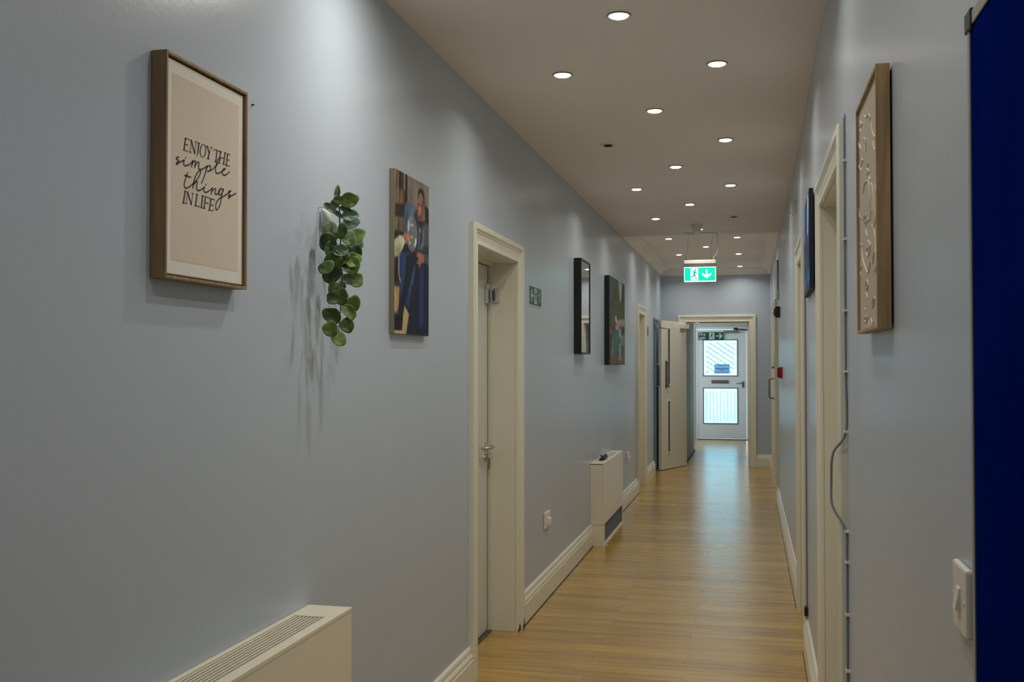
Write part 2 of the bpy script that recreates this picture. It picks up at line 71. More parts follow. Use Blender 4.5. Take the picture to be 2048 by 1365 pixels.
D_man=[[[112,103,92],0.02,1,[[0.346,-0.08],[1.059,-0.068],[1.059,0.239],[0.31,0.296]]],[[120,106,72],0.01,1,[[-0.082,-0.038],[0.096,-0.055],[0.096,0.473],[-0.082,0.483]]],[[60,45,35],0.01,1,[[0.051,-0.051],[0.355,-0.081],[0.355,0.185],[0.239,0.424],[0.007,0.438],[0.007,0.317]]],[[28,22,22],0.02,1,[[0.114,-0.057],[0.194,-0.065],[0.185,0.108],[0.105,0.115]]],[[24,20,22],0.01,1,[[0.283,-0.04],[0.346,-0.047],[0.342,0.178],[0.278,0.183]]],[[165,155,130],0.008,1,[[0.257,-0.03],[0.278,-0.032],[0.278,0.1],[0.26,0.102]]],[[150,140,115],0.01,1,[[0.096,-0.023],[0.11,-0.024],[0.078,0.206],[0.06,0.208]]],[[105,82,62],0.02,1,[[0.025,0.122],[0.114,0.114],[0.105,0.204],[0.025,0.21]]],[[96,74,56],0.02,1,[[0.15,0.115],[0.239,0.108],[0.23,0.195],[0.132,0.202]]],[[30,26,26],0.02,1,[[0.025,0.21],[0.257,0.193],[0.248,0.276],[0.007,0.293]]],[[110,92,70],0.02,1,[[0.007,0.293],[0.096,0.286],[0.087,0.372],[-0.002,0.382]]],[[100,86,70],0.02,1,[[0.123,0.288],[0.248,0.28],[0.239,0.367],[0.132,0.373]]],[[32,26,26],0.02,1,[[-0.011,0.38],[0.248,0.366],[0.239,0.424],[-0.011,0.439]]],[[20,14,16],0.015,1,[[-0.09,0.504],[0.138,0.492],[0.148,0.711],[-0.09,0.72]]],[[60,30,34],0.03,1,[[-0.011,0.513],[0.049,0.51],[0.019,0.606],[-0.041,0.609]]],[[70,45,60],0.03,1,[[-0.07,0.695],[0.128,0.687],[0.128,0.705],[-0.07,0.712]]],[[146,122,84],0.015,1,[[-0.09,0.72],[0.148,0.711],[0.148,0.795],[0.068,0.874],[-0.09,0.887]]],[[170,140,100],0.04,1,[[-0.031,0.729],[0.049,0.726],[0.009,0.862],[-0.05,0.864]]],[[150,132,95],0.01,1,[[0.257,0.819],[0.306,0.822],[0.405,0.87],[0.366,0.926],[0.326,1.001],[0.187,1.003],[0.187,0.903]]],[[14,18,34],0.012,1,[[0.207,0.447],[1.0,0.397],[1.0,1.004],[0.316,0.999],[0.356,0.945],[0.405,0.875],[0.276,0.823],[0.207,0.939],[0.108,0.859],[0.138,0.705],[0.138,0.501]]],[[74,92,118],0.015,1,[[0.346,0.165],[0.417,0.163],[0.56,0.181],[0.613,0.215],[0.56,0.257],[0.399,0.289],[0.319,0.37],[0.26,0.378],[0.278,0.24],[0.301,0.189]]],[[34,42,62],0.02,1,[[0.363,0.234],[0.346,0.264],[0.319,0.357],[0.296,0.363],[0.31,0.254]]],[[92,112,142],0.02,1,[[0.47,0.184],[0.542,0.186],[0.56,0.231],[0.435,0.237]]],[[12,20,26],0.012,1,[[0.863,0.138],[0.987,0.149],[1.009,0.243],[1.009,0.331],[0.88,0.254]]],[[42,45,48],0.012,1,[[0.595,0.199],[0.684,0.179],[0.702,0.259],[0.88,0.236],[0.987,0.254],[1.009,0.447],[0.595,0.472],[0.399,0.414],[0.346,0.376],[0.542,0.237]]],[[72,76,78],0.02,1,[[0.88,0.254],[0.987,0.267],[0.996,0.389],[0.88,0.418],[0.809,0.345]]],[[96,104,108],0.03,1,[[0.809,0.293],[0.863,0.298],[0.845,0.403],[0.774,0.438],[0.738,0.427],[0.809,0.367]]],[[64,80,104],0.02,1,[[0.684,0.294],[0.738,0.307],[0.72,0.437],[0.667,0.44]]],[[140,150,158],0.02,1,[[0.711,0.309],[0.738,0.307],[0.747,0.319],[0.711,0.326]]],[[112,72,62],0.01,1,[[0.85,0.17],[0.842,0.202],[0.82,0.231],[0.786,0.252],[0.747,0.262],[0.707,0.258],[0.674,0.243],[0.651,0.218],[0.643,0.187],[0.651,0.154],[0.674,0.126],[0.707,0.105],[0.747,0.095],[0.786,0.098],[0.82,0.113],[0.842,0.138]]],[[138,92,78],0.03,1,[[0.797,0.114],[0.792,0.129],[0.777,0.143],[0.755,0.153],[0.729,0.158],[0.703,0.158],[0.681,0.151],[0.666,0.14],[0.661,0.126],[0.666,0.111],[0.681,0.097],[0.703,0.087],[0.729,0.081],[0.755,0.082],[0.777,0.088],[0.792,0.1]]],[[150,84,76],0.02,1,[[0.765,0.202],[0.761,0.213],[0.749,0.222],[0.732,0.229],[0.711,0.232],[0.691,0.232],[0.673,0.228],[0.662,0.22],[0.658,0.211],[0.662,0.201],[0.673,0.192],[0.691,0.185],[0.711,0.181],[0.732,0.181],[0.749,0.186],[0.761,0.193]]],[[40,28,26],0.01,1,[[0.649,0.093],[0.667,0.062],[0.738,0.038],[0.809,0.04],[0.859,0.069],[0.859,0.134],[0.831,0.145],[0.82,0.095],[0.756,0.066],[0.693,0.085],[0.658,0.126]]],[[50,22,24],0.008,1,[[0.708,0.147],[0.706,0.15],[0.701,0.153],[0.693,0.156],[0.684,0.157],[0.676,0.157],[0.668,0.156],[0.663,0.154],[0.661,0.151],[0.663,0.148],[0.668,0.145],[0.676,0.143],[0.684,0.142],[0.693,0.141],[0.701,0.142],[0.706,0.145]]],[[60,26,26],0.008,1,[[0.811,0.147],[0.809,0.15],[0.804,0.152],[0.797,0.155],[0.788,0.156],[0.779,0.156],[0.771,0.155],[0.766,0.153],[0.765,0.151],[0.766,0.148],[0.771,0.146],[0.779,0.143],[0.788,0.142],[0.797,0.142],[0.804,0.143],[0.809,0.145]]],[[90,30,36],0.008,1,[[0.77,0.226],[0.766,0.229],[0.756,0.232],[0.741,0.235],[0.724,0.237],[0.706,0.238],[0.691,0.237],[0.681,0.236],[0.677,0.233],[0.681,0.23],[0.691,0.226],[0.706,0.224],[0.724,0.222],[0.741,0.221],[0.756,0.221],[0.766,0.223]]],[[190,120,105],0.01,1,[[0.745,0.174],[0.743,0.182],[0.739,0.188],[0.732,0.193],[0.724,0.195],[0.715,0.194],[0.708,0.191],[0.704,0.185],[0.702,0.178],[0.704,0.17],[0.708,0.164],[0.715,0.159],[0.724,0.157],[0.732,0.157],[0.739,0.161],[0.743,0.167]]],[[34,28,30],0.02,1,[[0.809,0.259],[0.804,0.263],[0.788,0.268],[0.765,0.272],[0.738,0.275],[0.711,0.276],[0.687,0.275],[0.672,0.273],[0.667,0.27],[0.672,0.266],[0.687,0.261],[0.711,0.257],[0.738,0.254],[0.765,0.253],[0.788,0.253],[0.804,0.255]]],[[128,134,134],0.02,0.55,[[0.638,0.346],[0.626,0.392],[0.593,0.431],[0.543,0.46],[0.485,0.472],[0.426,0.466],[0.376,0.445],[0.343,0.41],[0.331,0.367],[0.343,0.322],[0.376,0.283],[0.426,0.255],[0.485,0.241],[0.543,0.246],[0.593,0.267],[0.626,0.302]]],[[70,82,84],0.03,0.5,[[0.577,0.352],[0.57,0.385],[0.549,0.414],[0.517,0.434],[0.479,0.443],[0.442,0.439],[0.41,0.423],[0.389,0.397],[0.381,0.366],[0.389,0.333],[0.41,0.305],[0.442,0.284],[0.479,0.275],[0.517,0.279],[0.549,0.295],[0.57,0.321]]],[[190,196,190],0.01,0.8,[[0.519,0.3],[0.517,0.303],[0.512,0.307],[0.505,0.309],[0.497,0.31],[0.489,0.31],[0.482,0.309],[0.477,0.306],[0.476,0.303],[0.477,0.299],[0.482,0.296],[0.489,0.293],[0.497,0.292],[0.505,0.292],[0.512,0.294],[0.517,0.296]]],[[190,196,190],0.01,0.8,[[0.617,0.396],[0.615,0.405],[0.61,0.412],[0.603,0.417],[0.595,0.419],[0.587,0.418],[0.58,0.414],[0.575,0.407],[0.574,0.399],[0.575,0.391],[0.58,0.384],[0.587,0.379],[0.595,0.377],[0.603,0.378],[0.61,0.382],[0.615,0.388]]],[[190,196,190],0.01,0.8,[[0.59,0.423],[0.588,0.428],[0.584,0.433],[0.577,0.436],[0.568,0.437],[0.56,0.437],[0.553,0.435],[0.549,0.431],[0.547,0.426],[0.549,0.421],[0.553,0.417],[0.56,0.414],[0.568,0.412],[0.577,0.413],[0.584,0.415],[0.588,0.419]]],[[190,196,190],0.01,0.8,[[0.497,0.379],[0.496,0.382],[0.492,0.385],[0.486,0.387],[0.479,0.388],[0.473,0.388],[0.467,0.387],[0.463,0.384],[0.462,0.381],[0.463,0.378],[0.467,0.375],[0.473,0.373],[0.479,0.372],[0.486,0.372],[0.492,0.373],[0.496,0.376]]],[[190,196,190],0.01,0.8,[[0.403,0.314],[0.401,0.329],[0.396,0.341],[0.389,0.35],[0.381,0.353],[0.373,0.351],[0.366,0.343],[0.362,0.331],[0.36,0.317],[0.362,0.303],[0.366,0.29],[0.373,0.282],[0.381,0.278],[0.389,0.281],[0.396,0.288],[0.401,0.3]]],[[190,196,190],0.01,0.8,[[0.444,0.42],[0.442,0.423],[0.438,0.426],[0.433,0.428],[0.426,0.429],[0.419,0.429],[0.413,0.428],[0.409,0.425],[0.408,0.422],[0.409,0.419],[0.413,0.416],[0.419,0.414],[0.426,0.413],[0.433,0.413],[0.438,0.414],[0.442,0.417]]],[[190,196,190],0.01,0.8,[[0.453,0.306],[0.452,0.309],[0.448,0.312],[0.444,0.313],[0.438,0.314],[0.433,0.314],[0.428,0.313],[0.425,0.311],[0.424,0.308],[0.425,0.306],[0.428,0.303],[0.433,0.302],[0.438,0.301],[0.444,0.301],[0.448,0.302],[0.452,0.304]]],[[150,92,74],0.01,1,[[0.356,0.396],[0.352,0.409],[0.339,0.421],[0.319,0.429],[0.296,0.433],[0.273,0.432],[0.253,0.426],[0.24,0.416],[0.235,0.404],[0.24,0.391],[0.253,0.379],[0.273,0.371],[0.296,0.367],[0.319,0.368],[0.339,0.374],[0.352,0.384]]],[[170,110,86],0.012,1,[[0.428,0.387],[0.424,0.397],[0.414,0.406],[0.399,0.412],[0.381,0.415],[0.364,0.415],[0.349,0.41],[0.338,0.403],[0.335,0.393],[0.338,0.384],[0.349,0.375],[0.364,0.369],[0.381,0.366],[0.399,0.366],[0.414,0.371],[0.424,0.378]]],[[186,190,168],0.015,1,[[-0.082,0.459],[0.132,0.398],[0.23,0.394],[0.278,0.426],[0.221,0.47],[0.078,0.523],[-0.082,0.539]]],[[150,148,90],0.04,1,[[0.025,0.477],[0.203,0.451],[0.15,0.511],[0.007,0.527]]],[[20,50,104],0.015,1,[[0.167,0.501],[0.296,0.492],[0.237,0.637],[0.197,0.702],[0.158,0.74],[0.148,0.586]]],[[20,44,96],0.02,1,[[0.385,0.709],[0.445,0.711],[0.405,0.833],[0.296,0.813]]],[[18,42,88],0.03,1,[[0.702,0.554],[0.841,0.552],[0.831,0.935],[0.702,0.947]]],[[44,66,92],0.02,1,[[0.524,0.577],[0.603,0.545],[0.524,0.671],[0.465,0.692],[0.445,0.758],[0.405,0.722]]],[[40,60,84],0.02,1,[[0.276,0.511],[0.33,0.49],[0.465,0.483],[0.306,0.51],[0.286,0.635],[0.237,0.701],[0.148,0.795],[0.118,0.787],[0.217,0.638]]],[[128,134,140],0.01,1,[[0.1,0.503],[0.138,0.501],[0.132,0.641],[0.183,0.682],[0.148,0.686],[0.098,0.634]]],[[10,10,14],0.01,1,[[-0.09,0.891],[0.108,0.869],[0.237,0.906],[0.207,0.98],[-0.09,0.98]]],[[60,66,90],0.02,1,[[0.009,0.871],[0.108,0.859],[0.108,0.878],[0.029,0.884]]],[[168,152,118],0.01,1,[[-0.09,0.984],[0.207,0.981],[0.187,1.001],[-0.09,1.005]]],[[26,26,28],0.02,1,[[0.514,0.946],[0.603,0.945],[0.603,0.992],[0.524,0.993]]],[[140,96,76],0.008,1,[[0.633,0.466],[0.742,0.462],[0.851,0.469],[0.841,0.518],[0.762,0.532],[0.712,0.563],[0.679,0.562],[0.702,0.535],[0.643,0.541],[0.623,0.535],[0.693,0.502],[0.623,0.492],[0.603,0.484],[0.663,0.485]]],[[62,66,68],0.01,1,[[0.851,0.462],[1.0,0.455],[1.0,0.528],[0.861,0.517]]]]
D_paint=[[[44,50,40],0.02,1,[[-0.149,-0.052],[1.108,-0.202],[1.108,1.097],[-0.149,1.085]]],[[58,68,32],0.05,1,[[0.27,0.03],[0.595,-0.004],[0.689,0.419],[0.27,0.445]]],[[60,66,36],0.05,1,[[0.689,0.251],[0.968,0.228],[0.968,0.438],[0.689,0.455]]],[[48,60,58],0.04,1,[[0.037,0.028],[0.27,0.004],[0.223,0.245],[0.037,0.259]]],[[150,156,142],0.02,1,[[0.572,-0.002],[0.838,0.005],[0.791,0.108],[0.712,0.258],[0.665,0.235]]],[[36,40,44],0.02,1,[[0.865,0.011],[1.061,0.007],[1.061,0.21],[0.828,0.231]]],[[70,66,60],0.05,1,[[0.014,0.344],[0.27,0.326],[0.363,0.576],[0.014,0.608]]],[[136,130,118],0.03,1,[[0.409,0.479],[0.968,0.438],[0.968,0.529],[0.595,0.548],[0.409,0.522]]],[[180,130,100],0.02,1,[[0.363,0.55],[0.572,0.514],[0.595,0.583],[0.409,0.591]]],[[38,96,94],0.04,1,[[0.177,0.643],[0.595,0.592],[0.642,0.845],[0.223,0.877]]],[[110,104,112],0.04,1,[[0.642,0.634],[0.968,0.639],[0.968,0.776],[0.689,0.782]]],[[36,34,42],0.03,1,[[0.782,0.539],[0.991,0.528],[0.991,0.619],[0.758,0.629]]],[[150,148,140],0.04,1,[[0.572,0.567],[0.735,0.559],[0.735,0.692],[0.595,0.653]]],[[120,118,92],0.03,1,[[0.177,0.693],[0.27,0.69],[0.223,0.961],[0.06,0.987]]],[[88,74,66],0.05,1,[[0.13,0.887],[0.968,0.867],[1.014,1.004],[0.014,1.003]]],[[150,160,140],0.03,1,[[0.619,0.749],[0.712,0.746],[0.735,0.897],[0.619,0.898]]],[[50,84,86],0.04,1,[[0.735,0.781],[0.968,0.776],[0.968,0.894],[0.735,0.897]]],[[150,100,70],0.03,1,[[0.014,0.616],[0.13,0.611],[0.177,0.634],[0.014,0.649]]],[[190,180,160],0.02,1,[[0.363,0.439],[0.433,0.435],[0.456,0.503],[0.363,0.491]]],[[170,110,100],0.02,1,[[0.526,0.908],[0.758,0.897],[0.782,0.941],[0.572,0.951]]]]
D_leaves=[[-1.147,2.7635,1.9414,0.0157,0.38,8,0],[-1.127,2.8038,1.9243,0.0186,0.85,70,2],[-1.137,2.7517,1.9166,0.0122,0.7,100,2],[-1.157,2.7709,1.9098,0.0123,0.75,20,0],[-1.157,2.7328,1.8928,0.0147,0.6,110,1],[-1.147,2.7617,1.8816,0.014,0.35,130,1],[-1.157,2.8504,1.9063,0.0126,0.5,110,0],[-1.167,2.9116,1.8957,0.0184,0.7,80,1],[-1.177,2.9421,1.8783,0.0186,0.75,70,1],[-1.197,2.8329,1.8391,0.0233,0.85,20,0],[-1.197,2.8137,1.8059,0.0196,0.9,10,0],[-1.187,2.8146,1.7865,0.0178,0.8,30,0],[-1.157,2.8208,1.8384,0.017,0.65,10,0],[-1.157,2.8769,1.8239,0.0191,0.75,20,0],[-1.187,3.0109,1.8468,0.021,0.8,60,2],[-1.197,3.0255,1.8179,0.022,0.85,30,1],[-1.177,2.986,1.7927,0.0161,0.9,0,0],[-1.157,2.8114,1.7796,0.0169,0.8,80,1],[-1.177,2.8009,1.7522,0.0195,0.8,20,0],[-1.157,2.8316,1.7567,0.0161,0.7,50,2],[-1.177,2.9592,1.7678,0.0206,0.8,70,2],[-1.167,2.7346,1.7233,0.0173,0.8,40,0],[-1.187,2.8201,1.7161,0.0223,0.9,10,0],[-1.167,2.8113,1.7417,0.016,0.7,30,0],[-1.177,2.9593,1.75,0.0197,0.85,20,2],[-1.157,2.8369,1.7343,0.0144,0.6,120,0],[-1.157,2.8729,1.7024,0.0155,0.75,100,1],[-1.177,2.9868,1.7079,0.0174,0.9,60,2],[-1.177,2.8114,1.6691,0.0146,0.9,30,0],[-1.177,2.8068,1.6419,0.0151,0.9,70,0],[-1.157,2.8177,1.6462,0.0178,0.85,0,0],[-1.167,2.8468,1.6772,0.0144,0.6,10,0],[-1.167,2.9406,1.6332,0.0171,0.9,20,2],[-1.167,2.9012,1.6073,0.0211,0.62,-35,2],[-1.167,2.7762,1.5888,0.0197,0.8,-60,0],[-1.167,2.7647,1.5506,0.0161,0.95,0,2],[-1.167,2.8912,1.5656,0.0165,0.92,0,0],[-1.167,2.8257,1.5247,0.017,0.98,0,2]]
D_stem=[[-1.162,2.8049,1.919],[-1.162,2.8174,1.8978],[-1.162,2.8177,1.867],[-1.162,2.8305,1.8339],[-1.162,2.8259,1.8006],[-1.162,2.8187,1.7709],[-1.162,2.8189,1.7424],[-1.162,2.8443,1.7099],[-1.162,2.832,1.678],[-1.162,2.8291,1.6239],[-1.162,2.823,1.5813],[-1.162,2.811,1.5406]]
D_twigs=[[[-1.162,2.865,1.6687],[-1.162,2.8989,1.6435]],[[-1.162,2.8228,1.6014],[-1.162,2.808,1.5997]],[[-1.162,2.8295,1.5748],[-1.162,2.8431,1.5763]],[[-1.162,2.8207,1.5591],[-1.162,2.7912,1.56]],[[-1.162,2.8401,1.6264],[-1.162,2.8553,1.6214]],[[-1.162,2.8343,1.6994],[-1.162,2.8146,1.6806]],[[-1.162,2.8334,1.8014],[-1.162,2.8793,1.7909]],[[-1.162,2.8176,1.8785],[-1.162,2.759,1.8855]],[[-1.162,2.8378,1.862],[-1.162,2.8785,1.8791]]]

# ------------------------------------------------------------------ materials
def mat(name, col, rough=0.5, metal=0.0, spec=0.5, bump=0.0, bscale=40.0, var=0.0, vscale=3.0, emit=None, estr=0.0, coat=0.0):
    m = bpy.data.materials.new(name)
    m.use_nodes = True
    nt = m.node_tree
    b = nt.nodes['Principled BSDF']
    b.inputs['Base Color'].default_value = (*col, 1)
    b.inputs['Roughness'].default_value = rough
    b.inputs['Metallic'].default_value = metal
    b.inputs['Specular IOR Level'].default_value = spec
    b.inputs['Coat Weight'].default_value = coat
    if emit:
        b.inputs['Emission Color'].default_value = (*emit, 1)
        b.inputs['Emission Strength'].default_value = estr
    tc = nt.nodes.new('ShaderNodeTexCoord')
    if var > 0:
        n = nt.nodes.new('ShaderNodeTexNoise')
        n.inputs['Scale'].default_value = vscale
        n.inputs['Detail'].default_value = 4
        nt.links.new(tc.outputs['Object'], n.inputs['Vector'])
        r = nt.nodes.new('ShaderNodeMix')
        r.data_type = 'RGBA'
        r.inputs[6].default_value = (*[c * (1 - var) for c in col], 1)
        r.inputs[7].default_value = (*[min(1, c * (1 + var)) for c in col], 1)
        nt.links.new(n.outputs['Fac'], r.inputs[0])
        nt.links.new(r.outputs[2], b.inputs['Base Color'])
    if bump > 0:
        n = nt.nodes.new('ShaderNodeTexNoise')
        n.inputs['Scale'].default_value = bscale
        n.inputs['Detail'].default_value = 3
        nt.links.new(tc.outputs['Object'], n.inputs['Vector'])
        bp = nt.nodes.new('ShaderNodeBump')
        bp.inputs['Strength'].default_value = bump
        bp.inputs['Distance'].default_value = 0.01
        nt.links.new(n.outputs['Fac'], bp.inputs['Height'])
        nt.links.new(bp.outputs['Normal'], b.inputs['Normal'])
    return m

M = {}
M['wall'] = mat('satin_grey_blue_paint', (0.475, 0.535, 0.60), rough=0.30, spec=0.5, bump=0.035, bscale=60, var=0.015)
M['ceiling'] = mat('matt_ceiling_paint', (0.90, 0.86, 0.80), rough=0.95, spec=0.1)
M['gloss'] = mat('cream_gloss_paint', (0.78, 0.755, 0.62), rough=0.26, bump=0.05, bscale=25, var=0.02)
M['door'] = mat('white_door_paint', (0.77, 0.75, 0.63), rough=0.25, bump=0.03, bscale=10)
M['door_grey'] = mat('pale_grey_door_paint', (0.66, 0.67, 0.60), rough=0.22, bump=0.03, bscale=8)
M['louvre'] = mat('dark_grey_louvre', (0.13, 0.13, 0.12), rough=0.6)
M['radiator'] = mat('cream_enamel', (0.84, 0.78, 0.60), rough=0.25)
M['white_plastic'] = mat('white_plastic', (0.80, 0.76, 0.68), rough=0.35)
M['firedoor'] = mat('white_upvc', (0.70, 0.74, 0.78), rough=0.35)
M['lobby'] = mat('lobby_paint', (0.45, 0.46, 0.43), rough=0.6)
M['dark'] = mat('dark_void', (0.015, 0.015, 0.015), rough=0.8)
M['black'] = mat('black_plastic', (0.012, 0.012, 0.013), rough=0.4)
M['steel'] = mat('brushed_steel', (0.55, 0.53, 0.49), rough=0.28, metal=1.0, bump=0.03, bscale=200)
M['chrome'] = mat('polished_chrome', (0.75, 0.75, 0.74), rough=0.12, metal=1.0)
M['bronze'] = mat('dull_grey_metal', (0.20, 0.20, 0.19), rough=0.45, metal=0.7)
M['red'] = mat('red_plastic', (0.30, 0.012, 0.015), rough=0.35)
M['blue_door'] = mat('blue_door_paint', (0.07, 0.16, 0.27), rough=0.3)
M['felt'] = mat('royal_blue_felt', (0.0008, 0.010, 0.125), rough=1.0, spec=0.0, bump=0.12, bscale=260, var=0.30, vscale=7)
M['alu'] = mat('aluminium_trim', (0.42, 0.41, 0.38), rough=0.4, metal=0.6)
M['ring'] = mat('downlight_trim', (0.30, 0.29, 0.27), rough=0.4, metal=0.4)
M['lamp'] = mat('lamp_glass', (1, 1, 1), rough=0.4, emit=(1.0, 0.95, 0.86), estr=14.0)
M['ink'] = mat('black_ink', (0.02, 0.02, 0.018), rough=0.7)
M['paper'] = mat('white_canvas', (0.80, 0.76, 0.66), rough=0.9, spec=0.15, bump=0.1, bscale=400)
M['print_beige'] = mat('beige_print', (0.70, 0.61, 0.49), rough=0.9, spec=0.15, bump=0.1, bscale=400, var=0.03)
M['relief_panel'] = mat('grey_beige_panel', (0.50, 0.43, 0.335), rough=0.8)
M['relief_line'] = mat('cream_raised_line', (0.78, 0.72, 0.60), rough=0.5)
M['green'] = mat('sign_green', (0.004, 0.075, 0.045), rough=0.35)
M['sign_white'] = mat('sign_white', (0.62, 0.66, 0.60), rough=0.4)
M['lit_green'] = mat('lit_green_acrylic', (0.0, 0.35, 0.22), rough=0.3, emit=(0.0, 0.62, 0.40), estr=1.05)
M['lit_white'] = mat('lit_white_acrylic', (0.7, 0.9, 0.85), rough=0.3, emit=(0.62, 1.0, 0.92), estr=1.0)
M['lit_dark'] = mat('lit_dark_green', (0.0, 0.2, 0.16), rough=0.3, emit=(0.0, 0.18, 0.16), estr=1.0)
M['mirror'] = mat('mirror_glass', (0.80, 0.80, 0.77), rough=0.02, metal=1.0)
M['stem'] = mat('plant_stem', (0.05, 0.055, 0.03), rough=0.6)
M['cable'] = mat('grey_cable', (0.20, 0.23, 0.28), rough=0.5)
M['cable_white'] = mat('white_cable', (0.62, 0.60, 0.54), rough=0.5)
M['rubber'] = mat('grey_threshold', (0.10, 0.10, 0.095), rough=0.5, metal=0.3)
M['dark_foot'] = mat('dark_brown_foot', (0.05, 0.035, 0.02), rough=0.8)
M['white_leaf'] = mat('pale_hook', (0.62, 0.62, 0.58), rough=0.5)
M['notice'] = mat('notice_paper', (0.42, 0.56, 0.70), rough=0.7)
def translucent_paper():
    nt = M['notice'].node_tree
    b = nt.nodes['Principled BSDF']; out = nt.nodes['Material Output']
    tr = nt.nodes.new('ShaderNodeBsdfTranslucent'); tr.inputs['Color'].default_value = (0.45, 0.62, 0.78, 1)
    mx = nt.nodes.new('ShaderNodeMixShader'); mx.inputs[0].default_value = 0.6
    nt.links.new(b.outputs[0], mx.inputs[1]); nt.links.new(tr.outputs[0], mx.inputs[2]); nt.links.new(mx.outputs[0], out.inputs[0])
translucent_paper()
M['notice_ink'] = mat('notice_print', (0.10, 0.16, 0.25), rough=0.7)

def oak(name, col, sc):
    m = mat(name, col, rough=0.5)
    nt = m.node_tree
    b = nt.nodes['Principled BSDF']
    tc = nt.nodes.new('ShaderNodeTexCoord')
    mp = nt.nodes.new('ShaderNodeMapping')
    mp.inputs['Scale'].default_value = sc
    n = nt.nodes.new('ShaderNodeTexNoise')
    n.inputs['Scale'].default_value = 1.0
    n.inputs['Detail'].default_value = 6
    r = nt.nodes.new('ShaderNodeValToRGB')
    r.color_ramp.elements[0].position = 0.3
    r.color_ramp.elements[0].color = (*[c * 0.68 for c in col], 1)
    r.color_ramp.elements[1].position = 0.7
    r.color_ramp.elements[1].color = (*[min(1, c * 1.25) for c in col], 1)
    nt.links.new(tc.outputs['Object'], mp.inputs[0])
    nt.links.new(mp.outputs[0], n.inputs['Vector'])
    nt.links.new(n.outputs['Fac'], r.inputs[0])
    nt.links.new(r.outputs[0], b.inputs['Base Color'])
    return m
M['oak'] = oak('oak_frame', (0.30, 0.20, 0.10), (60, 60, 4))
M['oak_light'] = oak('light_oak_frame', (0.40, 0.27, 0.13), (60, 60, 5))

